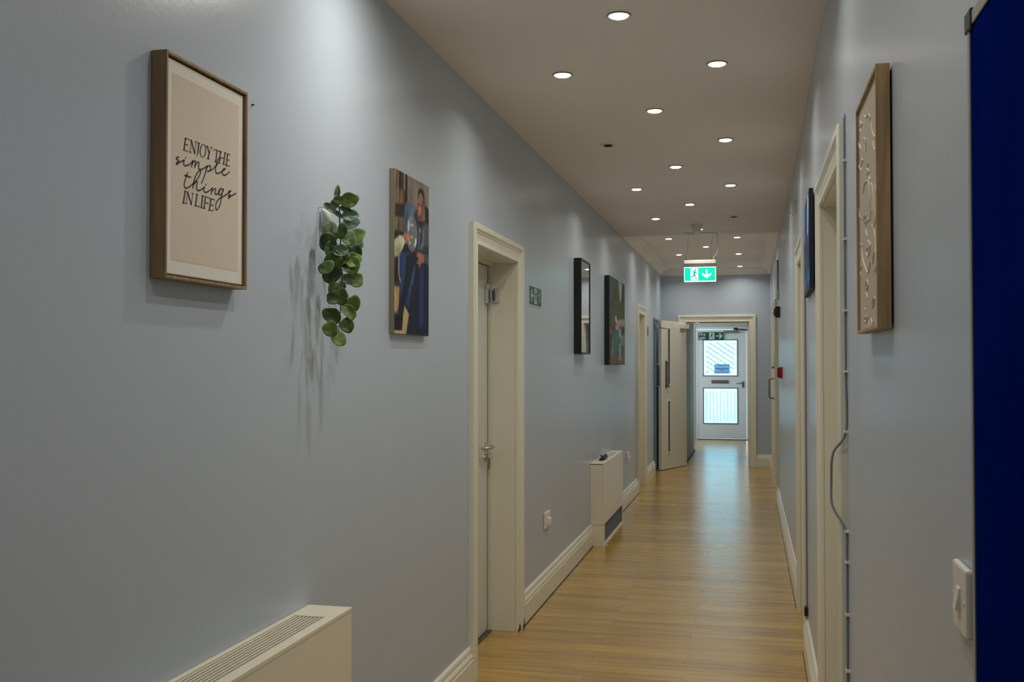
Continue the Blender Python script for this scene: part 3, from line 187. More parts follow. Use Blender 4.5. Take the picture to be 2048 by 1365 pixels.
def floor_mat():
    m = bpy.data.materials.new('oak_vinyl_planks')
    m.use_nodes = True
    nt = m.node_tree
    N = nt.nodes.new
    Lk = nt.links.new
    b = nt.nodes['Principled BSDF']
    tc = N('ShaderNodeTexCoord')
    mp = N('ShaderNodeMapping')                       # planks run across the corridor
    mp.inputs['Location'].default_value = (0.31, 0.05, 0)
    Lk(tc.outputs['Object'], mp.inputs[0])
    br = N('ShaderNodeTexBrick')
    br.inputs['Color1'].default_value = (0.0, 0, 0, 1)
    br.inputs['Color2'].default_value = (1, 1, 1, 1)
    br.inputs['Mortar'].default_value = (0.5, 0.5, 0.5, 1)
    br.inputs['Scale'].default_value = 1.0
    br.inputs['Brick Width'].default_value = 1.22
    br.inputs['Row Height'].default_value = 0.18
    br.inputs['Mortar Size'].default_value = 0.0012
    br.inputs['Mortar Smooth'].default_value = 0.2
    br.offset = 0.37
    Lk(mp.outputs[0], br.inputs['Vector'])
    # grain
    g = N('ShaderNodeMapping')
    g.inputs['Scale'].default_value = (1.6, 34, 1)
    Lk(tc.outputs['Object'], g.inputs[0])
    # shift grain by plank
    va = N('ShaderNodeVectorMath'); va.operation = 'MULTIPLY_ADD'
    Lk(br.outputs['Color'], va.inputs[0])
    va.inputs[1].default_value = (7, 13, 5)
    Lk(g.outputs[0], va.inputs[2])
    n1 = N('ShaderNodeTexNoise'); n1.inputs['Scale'].default_value = 1.0; n1.inputs['Detail'].default_value = 7; n1.inputs['Roughness'].default_value = 0.62
    n1.inputs['Distortion'].default_value = 0.6
    Lk(va.outputs[0], n1.inputs['Vector'])
    g2 = N('ShaderNodeMapping'); g2.inputs['Scale'].default_value = (0.9, 5, 1)
    Lk(tc.outputs['Object'], g2.inputs[0])
    n2 = N('ShaderNodeTexNoise'); n2.inputs['Scale'].default_value = 1.0; n2.inputs['Detail'].default_value = 3
    Lk(g2.outputs[0], n2.inputs['Vector'])
    r1 = N('ShaderNodeValToRGB')
    e = r1.color_ramp.elements
    e[0].position = 0.28; e[0].color = (0.27, 0.135, 0.018, 1)
    e[1].position = 0.72; e[1].color = (0.59, 0.37, 0.085, 1)
    x = e.new(0.5); x.color = (0.45, 0.262, 0.045, 1)
    Lk(n1.outputs['Fac'], r1.inputs[0])
    # plank tone
    mt = N('ShaderNodeMapRange'); mt.inputs[3].default_value = 0.84; mt.inputs[4].default_value = 1.12
    sep = N('ShaderNodeSeparateColor'); Lk(br.outputs['Color'], sep.inputs[0])
    Lk(sep.outputs[0], mt.inputs[0])
    m2 = N('ShaderNodeMapRange'); m2.inputs[1].default_value = 0.3; m2.inputs[2].default_value = 0.7; m2.inputs[3].default_value = 0.86; m2.inputs[4].default_value = 1.12
    Lk(n2.outputs['Fac'], m2.inputs[0])
    mu = N('ShaderNodeMath'); mu.operation = 'MULTIPLY'; Lk(mt.outputs[0], mu.inputs[0]); Lk(m2.outputs[0], mu.inputs[1])
    seam = N('ShaderNodeMapRange'); seam.inputs[3].default_value = 1.0; seam.inputs[4].default_value = 0.62
    Lk(br.outputs['Fac'], seam.inputs[0])
    mu2 = N('ShaderNodeMath'); mu2.operation = 'MULTIPLY'; Lk(mu.outputs[0], mu2.inputs[0]); Lk(seam.outputs[0], mu2.inputs[1])
    mx = N('ShaderNodeVectorMath'); mx.operation = 'SCALE'
    Lk(r1.outputs[0], mx.inputs[0]); Lk(mu2.outputs[0], mx.inputs['Scale'])
    Lk(mx.outputs[0], b.inputs['Base Color'])
    rr = N('ShaderNodeMapRange'); rr.inputs[3].default_value = 0.19; rr.inputs[4].default_value = 0.31
    Lk(n2.outputs['Fac'], rr.inputs[0]); Lk(rr.outputs[0], b.inputs['Roughness'])
    bp = N('ShaderNodeBump'); bp.inputs['Strength'].default_value = 0.12; bp.inputs['Distance'].default_value = 0.004
    Lk(n1.outputs['Fac'], bp.inputs['Height']); Lk(bp.outputs[0], b.inputs['Normal'])
    b.inputs['Coat Weight'].default_value = 0.5
    b.inputs['Coat Roughness'].default_value = 0.24
    return m
M['floor'] = floor_mat()

def pane_mat():
    # obscured wired glass: daylight scatters through it, with a faint diamond lattice
    m = bpy.data.materials.new('obscured_glass')
    m.use_nodes = True
    nt = m.node_tree
    N = nt.nodes.new
    Lk = nt.links.new
    for n in list(nt.nodes):
        nt.nodes.remove(n)
    out = N('ShaderNodeOutputMaterial')
    tr = N('ShaderNodeBsdfTranslucent')
    gl = N('ShaderNodeBsdfGlossy'); gl.inputs['Roughness'].default_value = 0.15
    mix = N('ShaderNodeMixShader'); mix.inputs[0].default_value = 0.06
    Lk(tr.outputs[0], mix.inputs[1]); Lk(gl.outputs[0], mix.inputs[2]); Lk(mix.outputs[0], out.inputs[0])
    tc = N('ShaderNodeTexCoord')
    n = N('ShaderNodeTexNoise'); n.inputs['Scale'].default_value = 14
    Lk(tc.outputs['Object'], n.inputs['Vector'])
    r = N('ShaderNodeValToRGB')
    r.color_ramp.elements[0].color = (0.60, 0.84, 0.90, 1)
    r.color_ramp.elements[1].color = (0.80, 0.97, 1.0, 1)
    Lk(n.outputs['Fac'], r.inputs[0])
    Lk(r.outputs[0], tr.inputs['Color'])
    return m
M['pane'] = pane_mat()

def clear_mat():
    m = bpy.data.materials.new('outdoor_grille_paint')
    m.use_nodes = True
    m.node_tree.nodes['Principled BSDF'].inputs['Base Color'].default_value = (0.22, 0.38, 0.42, 1)
    return m
M['lattice'] = mat('lattice_wire', (0.20, 0.34, 0.38), rough=0.5)

def leaf_mat():
    m = bpy.data.materials.new('eucalyptus_leaf')
    m.use_nodes = True
    nt = m.node_tree
    b = nt.nodes['Principled BSDF']
    a = nt.nodes.new('ShaderNodeVertexColor')
    a.layer_name = 'Col'
    nt.links.new(a.outputs[0], b.inputs['Base Color'])
    b.inputs['Roughness'].default_value = 0.5
    b.inputs['Specular IOR Level'].default_value = 0.35
    return m
M['leaf'] = leaf_mat()

def print_mat(name, rough=0.55):
    m = bpy.data.materials.new(name)
    m.use_nodes = True
    nt = m.node_tree
    b = nt.nodes['Principled BSDF']
    a = nt.nodes.new('ShaderNodeVertexColor')
    a.layer_name = 'Col'
    nt.links.new(a.outputs[0], b.inputs['Base Color'])
    b.inputs['Roughness'].default_value = rough
    b.inputs['Specular IOR Level'].default_value = 0.3
    return m
M['print'] = print_mat('printed_canvas')

# ------------------------------------------------------------------ mesh helpers
def xr(y):
    """the old right-hand wall kicks out a little beyond the first door"""
    return 0.020 * min(1, max(0, (y - 4.0) / (6.32 - 4.0)))

XL = -1.247
XR = 0.265
def ident(p): return tuple(p)
def LW(p):            # (along, up, out of the wall) -> world, left wall
    return (XL + p[2], p[0], p[1])
def RW(p):            # right wall
    return (XR + xr(p[0]) - p[2], p[0], p[1])
YE = 15.1
def EW(p):            # end wall
    return (p[0], YE - p[2], p[1])

class MB:
    def __init__(self, f=ident):
        self.v = []; self.fc = []; self.mi = []; self.f = f; self.cur = 0
    def add(self, vs, fs):
        n = len(self.v)
        self.v += [self.f(p) for p in vs]
        for q in fs:
            self.fc.append([i + n for i in q]); self.mi.append(self.cur)
        return self
    def box(self, a, b):
        x0, y0, z0 = [min(a[i], b[i]) for i in range(3)]
        x1, y1, z1 = [max(a[i], b[i]) for i in range(3)]
        return self.add([(x0, y0, z0), (x1, y0, z0), (x1, y1, z0), (x0, y1, z0), (x0, y0, z1), (x1, y0, z1), (x1, y1, z1), (x0, y1, z1)],
                        [(0, 3, 2, 1), (4, 5, 6, 7), (0, 1, 5, 4), (1, 2, 6, 5), (2, 3, 7, 6), (3, 0, 4, 7)])
    def prism(self, poly, n0, n1, caps=True):
        """poly: list of (a, b); extruded along the third coordinate from n0 to n1"""
        k = len(poly)
        vs = [(p[0], p[1], n0) for p in poly] + [(p[0], p[1], n1) for p in poly]
        fs = [(i, (i + 1) % k, k + (i + 1) % k, k + i) for i in range(k)]
        if caps:
            fs += [tuple(range(k))[::-1], tuple(range(k, 2 * k))]
        return self.add(vs, fs)
    def tube(self, pts, r, seg=8, caps=True):
        P = [Vector(p) for p in pts]
        rs = r if isinstance(r, (list, tuple)) else [r] * len(P)
        vs = []; fs = []
        up = None
        for i, p in enumerate(P):
            t = (P[min(i + 1, len(P) - 1)] - P[max(i - 1, 0)]).normalized()
            if up is None:
                up = Vector((0, 0, 1)) if abs(t.z) < 0.9 else Vector((1, 0, 0))
            a = (up - t * up.dot(t))
            if a.length < 1e-5:
                a = t.orthogonal()
            a.normalize(); up = a
            b = t.cross(a)
            for k in range(seg):
                an = 2 * math.pi * k / seg
                vs.append(tuple(p + (a * math.cos(an) + b * math.sin(an)) * rs[i]))
        for i in range(len(P) - 1):
            for k in range(seg):
                fs.append((i * seg + k, i * seg + (k + 1) % seg, (i + 1) * seg + (k + 1) % seg, (i + 1) * seg + k))
        if caps:
            fs.append(tuple(range(seg))[::-1]); fs.append(tuple((len(P) - 1) * seg + k for k in range(seg)))
        return self.add(vs, fs)
    def lathe(self, prof, centre, seg=24, axis=2):
        """prof: (radius, height) pairs round an axis through centre"""
        vs = []; fs = []
        for (r, h) in prof:
            for k in range(seg):
                an = 2 * math.pi * k / seg
                q = [r * math.cos(an), r * math.sin(an), h]
                if axis == 0: q = [q[2], q[0], q[1]]
                if axis == 1: q = [q[0], q[2], q[1]]
                vs.append(tuple(centre[i] + q[i] for i in range(3)))
        for i in range(len(prof) - 1):
            for k in range(seg):
                fs.append((i * seg + k, i * seg + (k + 1) % seg, (i + 1) * seg + (k + 1) % seg, (i + 1) * seg + k))
        fs.append(tuple(range(seg))[::-1]); fs.append(tuple((len(prof) - 1) * seg + k for k in range(seg)))
        return self.add(vs, fs)

def build(name, mb, m, parent=None, loc=None, bevel=0.0, smooth=False):
    me = bpy.data.meshes.new(name)
    base = Vector((0, 0, 0))
    if parent is not None:
        q = parent
        while q is not None:
            base += q.location; q = q.parent
        org = base
    else:
        org = Vector(loc) if loc is not None else Vector((0, 0, 0))
    me.from_pydata([tuple(Vector(p) - org) for p in mb.v], [], mb.fc)
    ms = m if isinstance(m, (list, tuple)) else [m]
    for x in ms: me.materials.append(x)
    for i, pl in enumerate(me.polygons):
        pl.material_index = mb.mi[i]
        pl.use_smooth = smooth
    import bmesh
    bm = bmesh.new(); bm.from_mesh(me)
    bmesh.ops.recalc_face_normals(bm, faces=bm.faces)
    bm.to_mesh(me); bm.free()
    o = bpy.data.objects.new(name, me)
    scene.collection.objects.link(o)
    if parent is not None:
        o.parent = parent
    else:
        o.location = org
    if bevel > 0:
        bv = o.modifiers.new('bevel', 'BEVEL'); bv.width = bevel; bv.segments = 2; bv.limit_method = 'ANGLE'
    if smooth:
        try:
            me.set_sharp_from_angle(angle=math.radians(40))
        except Exception:
            pass
    return o

def thing(name, label, cat, loc, group=None):
    o = bpy.data.objects.new(name, None)
    o.empty_display_size = 0.05
    scene.collection.objects.link(o)
    o.location = loc
    o['label'] = label; o['category'] = cat
    if group: o['group'] = group
    return o
def tag(o, label, cat, group=None):
    o['label'] = label; o['category'] = cat
    if group: o['group'] = group
    return o
def setting(name, loc=(0, 0, 0)):
    o = bpy.data.objects.new(name, None)
    o.empty_display_size = 0.05
    scene.collection.objects.link(o)
    o.location = loc
    o['kind'] = 'structure'
    return o
def struct(name, mb, m, **k):
    o = build(name, mb, m, **k); o['kind'] = 'structure'
    return o


def paint_rect(name, W, H, layers, P, parent, mtl, gain=2.2, base=(60, 55, 50)):
    """a printed picture: soft-edged colour shapes laid over a fine grid. P(u, v) gives the world point, v down."""
    nx, ny = W + 1, H + 1
    u, v = np.meshgrid(np.linspace(0, 1, nx), np.linspace(0, 1, ny))
    def lin(c):
        c = np.array(c, float) / 255.0
        return np.where(c < 0.04045, c / 12.92, ((c + 0.055) / 1.055) ** 2.4)
    img = np.zeros((ny, nx, 3)); img[:] = lin(base)
    asp = 1.45
    for col, soft, al_, pts in layers:
        pts = np.array(pts, float)
        inside = np.zeros(u.shape, bool)
        dist = np.full(u.shape, 9.0)
        k = len(pts)
        for i in range(k):
            x0, y0 = pts[i]; x1, y1 = pts[(i + 1) % k]
            if y0 != y1:
                c = ((y0 > v) != (y1 > v)) & (u < (x1 - x0) * (v - y0) / (y1 - y0) + x0)
                inside ^= c
            dx, dy = (x1 - x0), (y1 - y0) * asp
            t = np.clip(((u - x0) * dx + (v - y0) * asp * dy) / (dx * dx + dy * dy + 1e-12), 0, 1)
            d = np.hypot(u - x0 - t * dx, (v - y0) * asp - t * dy)
            dist = np.minimum(dist, d)
        sd = np.where(inside, -dist, dist)
        a = np.clip(0.5 - sd / (soft * 1.5 + 1e-6), 0, 1) * al_
        img = img * (1 - a[..., None]) + lin(col) * a[..., None]
    rng = np.random.RandomState(7)
    for cells, amp in ((9, 0.16), (22, 0.12)):
        g = rng.randn(cells + 2, cells + 2)
        gu, gv = u * cells, v * cells
        iu, iv = gu.astype(int), gv.astype(int); fu, fv = gu - iu, gv - iv
        nz = g[iv, iu] * (1 - fu) * (1 - fv) + g[iv, iu + 1] * fu * (1 - fv) + g[iv + 1, iu] * (1 - fu) * fv + g[iv + 1, iu + 1] * fu * fv
        img *= (1 + amp * np.clip(nz, -1.8, 1.8))[..., None]
    img *= (1 + 0.05 * rng.randn(ny, nx))[..., None]
    img = np.clip(img * gain, 0, 1)
    org = Vector((0, 0, 0)); q = parent
    while q is not None:
        org += q.location; q = q.parent
    vs_ = [tuple(Vector(P(u[j, i], v[j, i])) - org) for j in range(ny) for i in range(nx)]
    fs = [(j * nx + i, (j + 1) * nx + i, (j + 1) * nx + i + 1, j * nx + i + 1) for j in range(H) for i in range(W)]
    me = bpy.data.meshes.new(name)
    me.from_pydata(vs_, [], fs)
    ca = me.color_attributes.new('Col', 'FLOAT_COLOR', 'POINT')
    flat = np.ones((ny * nx, 4)); flat[:, :3] = img.reshape(-1, 3)
    ca.data.foreach_set('color', flat.ravel())
    me.materials.append(mtl)
    o = bpy.data.objects.new(name, me)
    scene.collection.objects.link(o)
    o.parent = parent
    return o

def ribbon(mb, pts, wdt, lift):
    """flat ink stroke in (along, up) coordinates of the wall frame at height lift"""
    P = [Vector((p[0], p[1])) for p in pts]
    L_, R_ = [], []
    for i, p in enumerate(P):
        t = P[min(i + 1, len(P) - 1)] - P[max(i - 1, 0)]
        if t.length < 1e-7: t = Vector((1, 0))
        t.normalize(); n = Vector((-t.y, t.x)) * wdt * 0.5
        e = Vector((0, 0))
        if i == 0: e = -t * wdt * 0.3
        if i == len(P) - 1: e = t * wdt * 0.3
        L_.append(p + n + e); R_.append(p - n + e)
    k = len(P)
    vs_ = [(p.x, p.y, lift) for p in L_ + R_]
    fs = [(i, i + 1, k + i + 1, k + i) for i in range(k - 1)]
    mb.add(vs_, fs)

# ------------------------------------------------------------------ shell
HC, HF = 2.73, 2.82          # near ceiling, far ceiling
YB = -2.6                    # back of the corridor, behind the camera
STEP = 10.35
D1 = (4.552, 5.61, 2.105)    # outer edges of architraves and their top
D2 = (11.70, 12.60, 2.135)
D3 = (13.80, 14.80, 2.07)
R1 = (3.05, 4.10, 2.135)
R2 = (5.45, 6.42, 2.135)
R3 = (11.15, 12.88, 2.13)
AW = 0.098                   # architrave width

def wall_segments(mb, openings, y0, y1, top):
    y = y0
    for a, b, h in openings:
        mb.box((y, -0.02, -0.25), (a, top, 0))
        mb.box((a, h, -0.25), (b, top, 0))
        y = b
    mb.box((y, -0.02, -0.25), (y1, top, 0))
def hole(d, g=0.085): return (d[0] + g, d[1] - g, d[2] - g)
mb = MB(LW); wall_segments(mb, [hole(D1), hole(D2), (D3[0] + 0.03, D3[1] - 0.03, D3[2] - 0.03)], YB, YE + 0.05, HF + 0.05)
struct('wall_left', mb, M['wall'])
mb = MB(RW); wall_segments(mb, [hole(R1), hole(R2), hole(R3, 0.06)], 3.135 - 6, YE + 0.05, HF + 0.05)
struct('wall_right', mb, M['wall'])
mb = MB(); mb.box((XL - 0.25, YB - 0.2, -0.02), (XR + 0.25, YB, HC + 0.1)); struct('wall_back', mb, M['wall'])
EO = (-1.017, 0.0866, 2.155)  # architrave outer edges on the end wall
mb = MB(EW)
mb.box((XL - 0.02, -0.02, -0.16), (EO[0] + 0.085, HF + 0.05, 0)); mb.box((EO[1] - 0.085, -0.02, -0.16), (XR + 0.05, HF + 0.05, 0))
mb.box((EO[0] + 0.085, EO[2] - 0.085, -0.16), (EO[1] - 0.085, HF + 0.05, 0))
struct('wall_end', mb, M['wall'])
mb = MB(); mb.box((-2.8, YB - 0.2, -0.06), (0.75, 20.6, 0)); struct('floor', mb, M['floor'])
mb = MB()
mb.box((XL - 0.2, YB - 0.2, HC), (XR + 0.2, STEP, HC + 0.15))
mb.box((XL - 0.2, STEP, HF), (XR + 0.2, YE + 0.2, HF + 0.06))
struct('ceiling', mb, M['ceiling'])

# coving round the far ceiling
cp = [(0.0, -0.090), (0.006, -0.090), (0.009, -0.083), (0.022, -0.066), (0.045, -0.040), (0.075, -0.020), (0.100, -0.012), (0.106, -0.006), (0.106, 0.0), (0, 0)]
def cove(mb, fn, a0, a1, m0, m1):
    vs_ = [fn(a0 + m0 * p[0], HF + p[1], p[0]) for p in cp] + [fn(a1 - m1 * p[0], HF + p[1], p[0]) for p in cp]
    k = len(cp)
    mb.add(vs_, [(i, (i + 1) % k, k + (i + 1) % k, k + i) for i in range(k)] + [tuple(range(k)), tuple(range(k, 2 * k))])
mb = MB()
cove(mb, lambda a, z, n: LW((a, z, n)), STEP, YE, 0, 1)
cove(mb, lambda a, z, n: RW((a, z, n)), STEP, YE, 0, 1)
cove(mb, lambda a, z, n: EW((a, z, n)), XL, XR + 0.02, 1, 1)
struct('trim_1', mb, M['ceiling'], smooth=True)

# skirting boards
BH = 0.172
bp_ = [(0, 0), (0.024, 0), (0.024, 0.112), (0.020, 0.118), (0.020, 0.124), (0.0225, 0.130), (0.0185, 0.138), (0.0135, 0.145), (0.0125, 0.152), (0.0145, 0.158), (0.011, 0.168), (0.006, BH), (0, BH)]
def skirt(mb, a0, a1):
    k = len(bp_)
    mb.add([(a0, p[1], p[0]) for p in bp_] + [(a1, p[1], p[0]) for p in bp_],
           [(i, (i + 1) % k, k + (i + 1) % k, k + i) for i in range(k)] + [tuple(range(k)), tuple(range(k, 2 * k))])
mb = MB(LW)
for a, b in ((YB, D1[0]), (D1[1], 8.215), (9.50, D2[0]), (D2[1], D3[0])): skirt(mb, a, b)
skirt(mb, D3[1], YE)
struct('baseboard_left', mb, M['gloss'])
mb = MB(RW)
for a, b in ((YB, R1[0]), (R1[1], R2[0]), (R2[1], R3[0]), (R3[1], YE)): skirt(mb, a, b)
struct('baseboard_right', mb, M['gloss'])
mb = MB(EW); skirt(mb, EO[1], XR + 0.02); skirt(mb, XL, EO[0]); struct('baseboard_end', mb, M['gloss'])
# dark line where the skirting meets the vinyl
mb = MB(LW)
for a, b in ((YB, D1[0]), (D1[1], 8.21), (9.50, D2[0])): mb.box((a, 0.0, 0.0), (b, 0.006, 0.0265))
struct('trim_2', mb, M['dark_foot'])
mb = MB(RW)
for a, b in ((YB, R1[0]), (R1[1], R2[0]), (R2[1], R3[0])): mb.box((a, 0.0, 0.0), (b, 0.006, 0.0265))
struct('trim_3', mb, M['dark_foot'])

# ------------------------------------------------------------------ doors
ap = [(0, 0), (0, 0.022), (0.006, 0.030), (0.028, 0.030), (0.034, 0.023), (0.038, 0.020), (0.042, 0.024), (0.046, 0.020), (0.070, 0.014), (0.084, 0.014), (0.088, 0.018), (0.095, 0.018), (AW, 0.012), (AW, 0)]
def architrave(f, a0, a1, zt, parent, scale=1.0, t=1.0):
    mb = MB(f)
    k = len(ap)
    rows = []
    for (w_, n_) in ap:
        w_ *= scale; n_ *= t
        rows.append([(a0 + w_, 0.0, n_), (a0 + w_, zt - w_, n_), (a1 - w_, zt - w_, n_), (a1 - w_, 0.0, n_)])
    vs_ = [p for r in rows for p in r]
    fs = []
    for i in range(k):
        j = (i + 1) % k
        for s in range(3):
            fs.append((i * 4 + s, i * 4 + s + 1, j * 4 + s + 1, j * 4 + s))
    fs += [tuple(i * 4 for i in range(k)), tuple(i * 4 + 3 for i in range(k))]
    mb.add(vs_, fs)
    return build('architrave', mb, M['gloss'], parent)

GAP = 0.026
def doorway(name, f, d, depth=0.15, leafmat='door', aw=1.0, at=1.0, stop=True):
    a0, a1, zt = d
    g = AW * aw
    root = setting(name, f(((a0 + a1) / 2, 0, 0)))
    architrave(f, a0, a1, zt, root, aw, at)
    i0, i1, iz = a0 + g + 0.004, a1 - g - 0.004, zt - g - 0.004
    mb = MB(f)
    o0, o1, oz = a0 + 0.086 * aw, a1 - 0.086 * aw, zt - 0.086 * aw
    dd = depth + 0.045
    mb.box((o0, 0, -dd), (i0, oz, -0.001)); mb.box((i1, 0, -dd), (o1, oz, -0.001)); mb.box((i0, iz, -dd), (i1, oz, -0.001))
    build('lining', mb, M['gloss'], root, bevel=0.0015)
    if stop:
        mb = MB(f)
        s0 = -depth + 0.028
        mb.box((i0, 0, -depth - 0.044), (i0 + 0.013, iz, s0)); mb.box((i1 - 0.013, 0, -depth - 0.044), (i1, iz, s0)); mb.box((i0 + 0.013, iz - 0.013, -depth - 0.044), (i1 - 0.013, iz, s0))
        build('door_stop', mb, M['gloss'], root, bevel=0.001)
    mb = MB(f)
    mb.box((i0 + 0.017, 0.010, -depth - 0.044), (i1 - GAP, iz - 0.019, -depth))
    leaf = build('door_leaf', mb, M[leafmat], root, bevel=0.0015)
    mb = MB(f); mb.box((i0 + 0.0135, 0.0, -depth - 0.05), (i1 - 0.0135, 0.006, -depth + 0.022))
    build('threshold', mb, M['rubber'], root)
    mb = MB(f); mb.box((i1 - 0.0155, 0.01, -depth - 0.044), (i1 - 0.0131, iz - 0.02, -depth - 0.001)); build('door_seal', mb, M['dark'], root)
    # dark gap round the leaf
    mb = MB(f); mb.box((i0, 0.001, -dd - 0.01), (i1, iz, -dd + 0.0))
    build('back_panel', mb, M['dark'], root)
    return root, leaf, (i0, i1, iz)

def lever(mb, f, a, z, n, dirn, L=0.12):
    pts = [(a, z, n), (a, z, n + 0.03), (a + dirn * 0.006, z, n + 0.044), (a + dirn * 0.02, z, n + 0.050), (a + dirn * (L - 0.02), z, n + 0.050), (a + dirn * (L - 0.004), z, n + 0.044), (a + dirn * L, z, n + 0.03), (a + dirn * L, z, n + 0.012)]
    mb.tube(pts, 0.0095, 12)
def rose(mb, f, a, z, n, r=0.026):
    vs_ = []; seg = 24
    prof = [(r, 0), (r, 0.007), (r - 0.003, 0.010), (0.012, 0.011)]
    for (rr, h) in prof:
        for k in range(seg):
            an = 2 * math.pi * k / seg
            vs_.append((a + rr * math.cos(an), z + rr * math.sin(an), n + h))
    fs = []
    for i in range(len(prof) - 1):
        for k in range(seg):
            fs.append((i * seg + k, i * seg + (k + 1) % seg, (i + 1) * seg + (k + 1) % seg, (i + 1) * seg + k))
    fs += [tuple(range(seg)), tuple(range(3 * seg, 4 * seg))]
    mb.add(vs_, fs)

root, leaf, I1 = doorway('door_1', LW, D1, 0.15, 'door_grey')
ha = I1[1] - 0.075
mb = MB(LW); rose(mb, LW, ha, 1.005, -0.15); lever(mb, LW, ha, 1.005, -0.15, -1); hnd = build('lever_handle', mb, M['steel'], leaf, smooth=True)
mb = MB(LW); rose(mb, LW, ha, 0.945, -0.15, 0.02); mb.box((ha - 0.004, 0.928, -0.142), (ha + 0.004, 0.962, -0.131)); build('lock_cylinder', mb, M['steel'], leaf, smooth=True)
mb = MB(LW); mb.tube([(ha, 0.945, -0.135), (ha, 0.94, -0.125), (ha, 0.90, -0.128), (ha, 0.885, -0.13)], 0.004, 6); build('key', mb, M['bronze'], leaf)
mb = MB(LW)    # surface bolt keep high on the jamb
mb.box((I1[1] - 0.016, 1.79, -0.118), (I1[1] - 0.001, 1.865, -0.086)); bolt = build('door_latch', mb, M['chrome'], root, bevel=0.002)
mb = MB(LW); mb.box((I1[1] - 0.090, 1.78, -0.1495), (I1[1] - 0.028, 1.885, -0.130)); mb.box((I1[1] - 0.060, 1.80, -0.131), (I1[1] - 0.028, 1.85, -0.118)); build('latch_body', mb, M['chrome'], leaf, bevel=0.002)
# chipped paint at the foot of the far jamb
mb = MB(LW)
rnd = random.Random(5)
poly = [(-0.005, 0)]
for s in range(9):
    poly.append((0.012 * s, 0.004 + 0.035 * rnd.random() ** 3)); 
poly.append((0.10, 0))
mb.prism([(D1[1] - AW + p[0], p[1]) for p in poly], 0.016, 0.0195)
mb.prism([(D1[1] - 0.03 + p[0] * 0.3, p[1] * 1.6) for p in poly], 0.028, 0.0308)
build('chipped_foot', mb, M['dark_foot'], root)

doorway('door_2', LW, D2, 0.15)

# blue door at the far end of the left wall, standing flush in its opening
root = setting('door_3', LW(((D3[0] + D3[1]) / 2, 0, 0)))
a0, a1, zt = D3
mb = MB(LW); mb.box((a0 + 0.002, 0, -0.1), (a0 + 0.032, zt - 0.002, 0.012)); mb.box((a1 - 0.032, 0, -0.1), (a1 - 0.002, zt - 0.002, 0.012)); mb.box((a0 + 0.032, zt - 0.032, -0.1), (a1 - 0.032, zt - 0.002, 0.012))
build('door_frame', mb, M['blue_door'], root, bevel=0.002)
mb = MB(LW); mb.box((a0 + 0.035, 0.006, -0.04), (a1 - 0.035, zt - 0.035, 0.004)); leaf = build('door_leaf', mb, M['blue_door'], root, bevel=0.002)
def dpull(f, a, z0, z1, n, m, parent, off=0.065, r=0.0095):
    mb = MB(f)
    pts = [(a, z1, n), (a, z1, n + off * 0.6)]
    for t in range(1, 5):
        an = t / 4 * math.pi / 2
        pts.append((a, z1 - 0.02 * (1 - math.cos(an)), n + off * 0.6 + off * 0.4 * math.sin(an)))
    for t in range(0, 5):
        an = t / 4 * math.pi / 2
        pts.append((a, z0 + 0.02 * (1 - math.sin(an)), n + off * 0.6 + off * 0.4 * math.cos(an)))
    pts.append((a, z0, n))
    mb.tube(pts, r, 10)
    return build('pull_handle', mb, m, parent, smooth=True)
dpull(LW, a0 + 0.13, 1.15, 1.445, 0.004, M['bronze'], leaf, 0.06)
mb = MB(LW); mb.box((a0 + 0.10, 1.93, 0.004), (a0 + 0.32, 1.985, 0.05)); mb.box((a0 + 0.33, 1.95, 0.004), (a0 + 0.36, 1.99, 0.06)); mb.tube([(a0 + 0.14, 1.945, 0.05), (a0 + 0.05, 1.93, 0.12), (a0 + 0.16, 1.925, 0.16)], 0.008, 6)
build('door_closer', mb, M['steel'], leaf)

def lever_door(name, d):
    root, leaf, I = doorway(name, RW, d, 0.11, at=0.75)
    mb = MB(RW); ha = I[0] + 0.065; rose(mb, RW, ha, 1.005, -0.11); lever(mb, RW, ha, 1.005, -0.11, 1)
    build('lever_handle', mb, M['steel'], leaf, smooth=True)
lever_door('door_4', R1)
lever_door('door_5', R2)

# flush double cupboard doors on the right wall
root = setting('door_6', RW(((R3[0] + R3[1]) / 2, 0, 0)))
architrave(RW, R3[0], R3[1], R3[2], root, 0.65, 1.2)
i0, i1, iz = R3[0] + 0.064, R3[1] - 0.064, R3[2] - 0.064
mb = MB(RW); mb.box((i0, 0.0, -0.10), (i1, iz, -0.06)); build('back_panel', mb, M['dark'], root)
mid = (i0 + i1) / 2
for s, (p, q) in enumerate(((i0 + 0.003, mid - 0.002), (mid + 0.002, i1 - 0.003))):
    mb = MB(RW); mb.box((p, 0.008, -0.04), (q, iz - 0.003, 0.004)); lf_ = build('door_leaf', mb, M['door'], root, bevel=0.002)
    if s == 0:
        dpull(RW, mid - 0.10, 1.07, 1.29, 0.004, M['bronze'], lf_, 0.072)
        mb = MB(RW); mb.box((mid - 0.10, 1.42, 0.004), (mid - 0.06, 1.52, 0.022)); mb.tube([(mid - 0.08, 1.415, 0.004), (mid - 0.08, 1.415, 0.05)], 0.014, 10); build('lock_case', mb, M['bronze'], lf_, bevel=0.003)

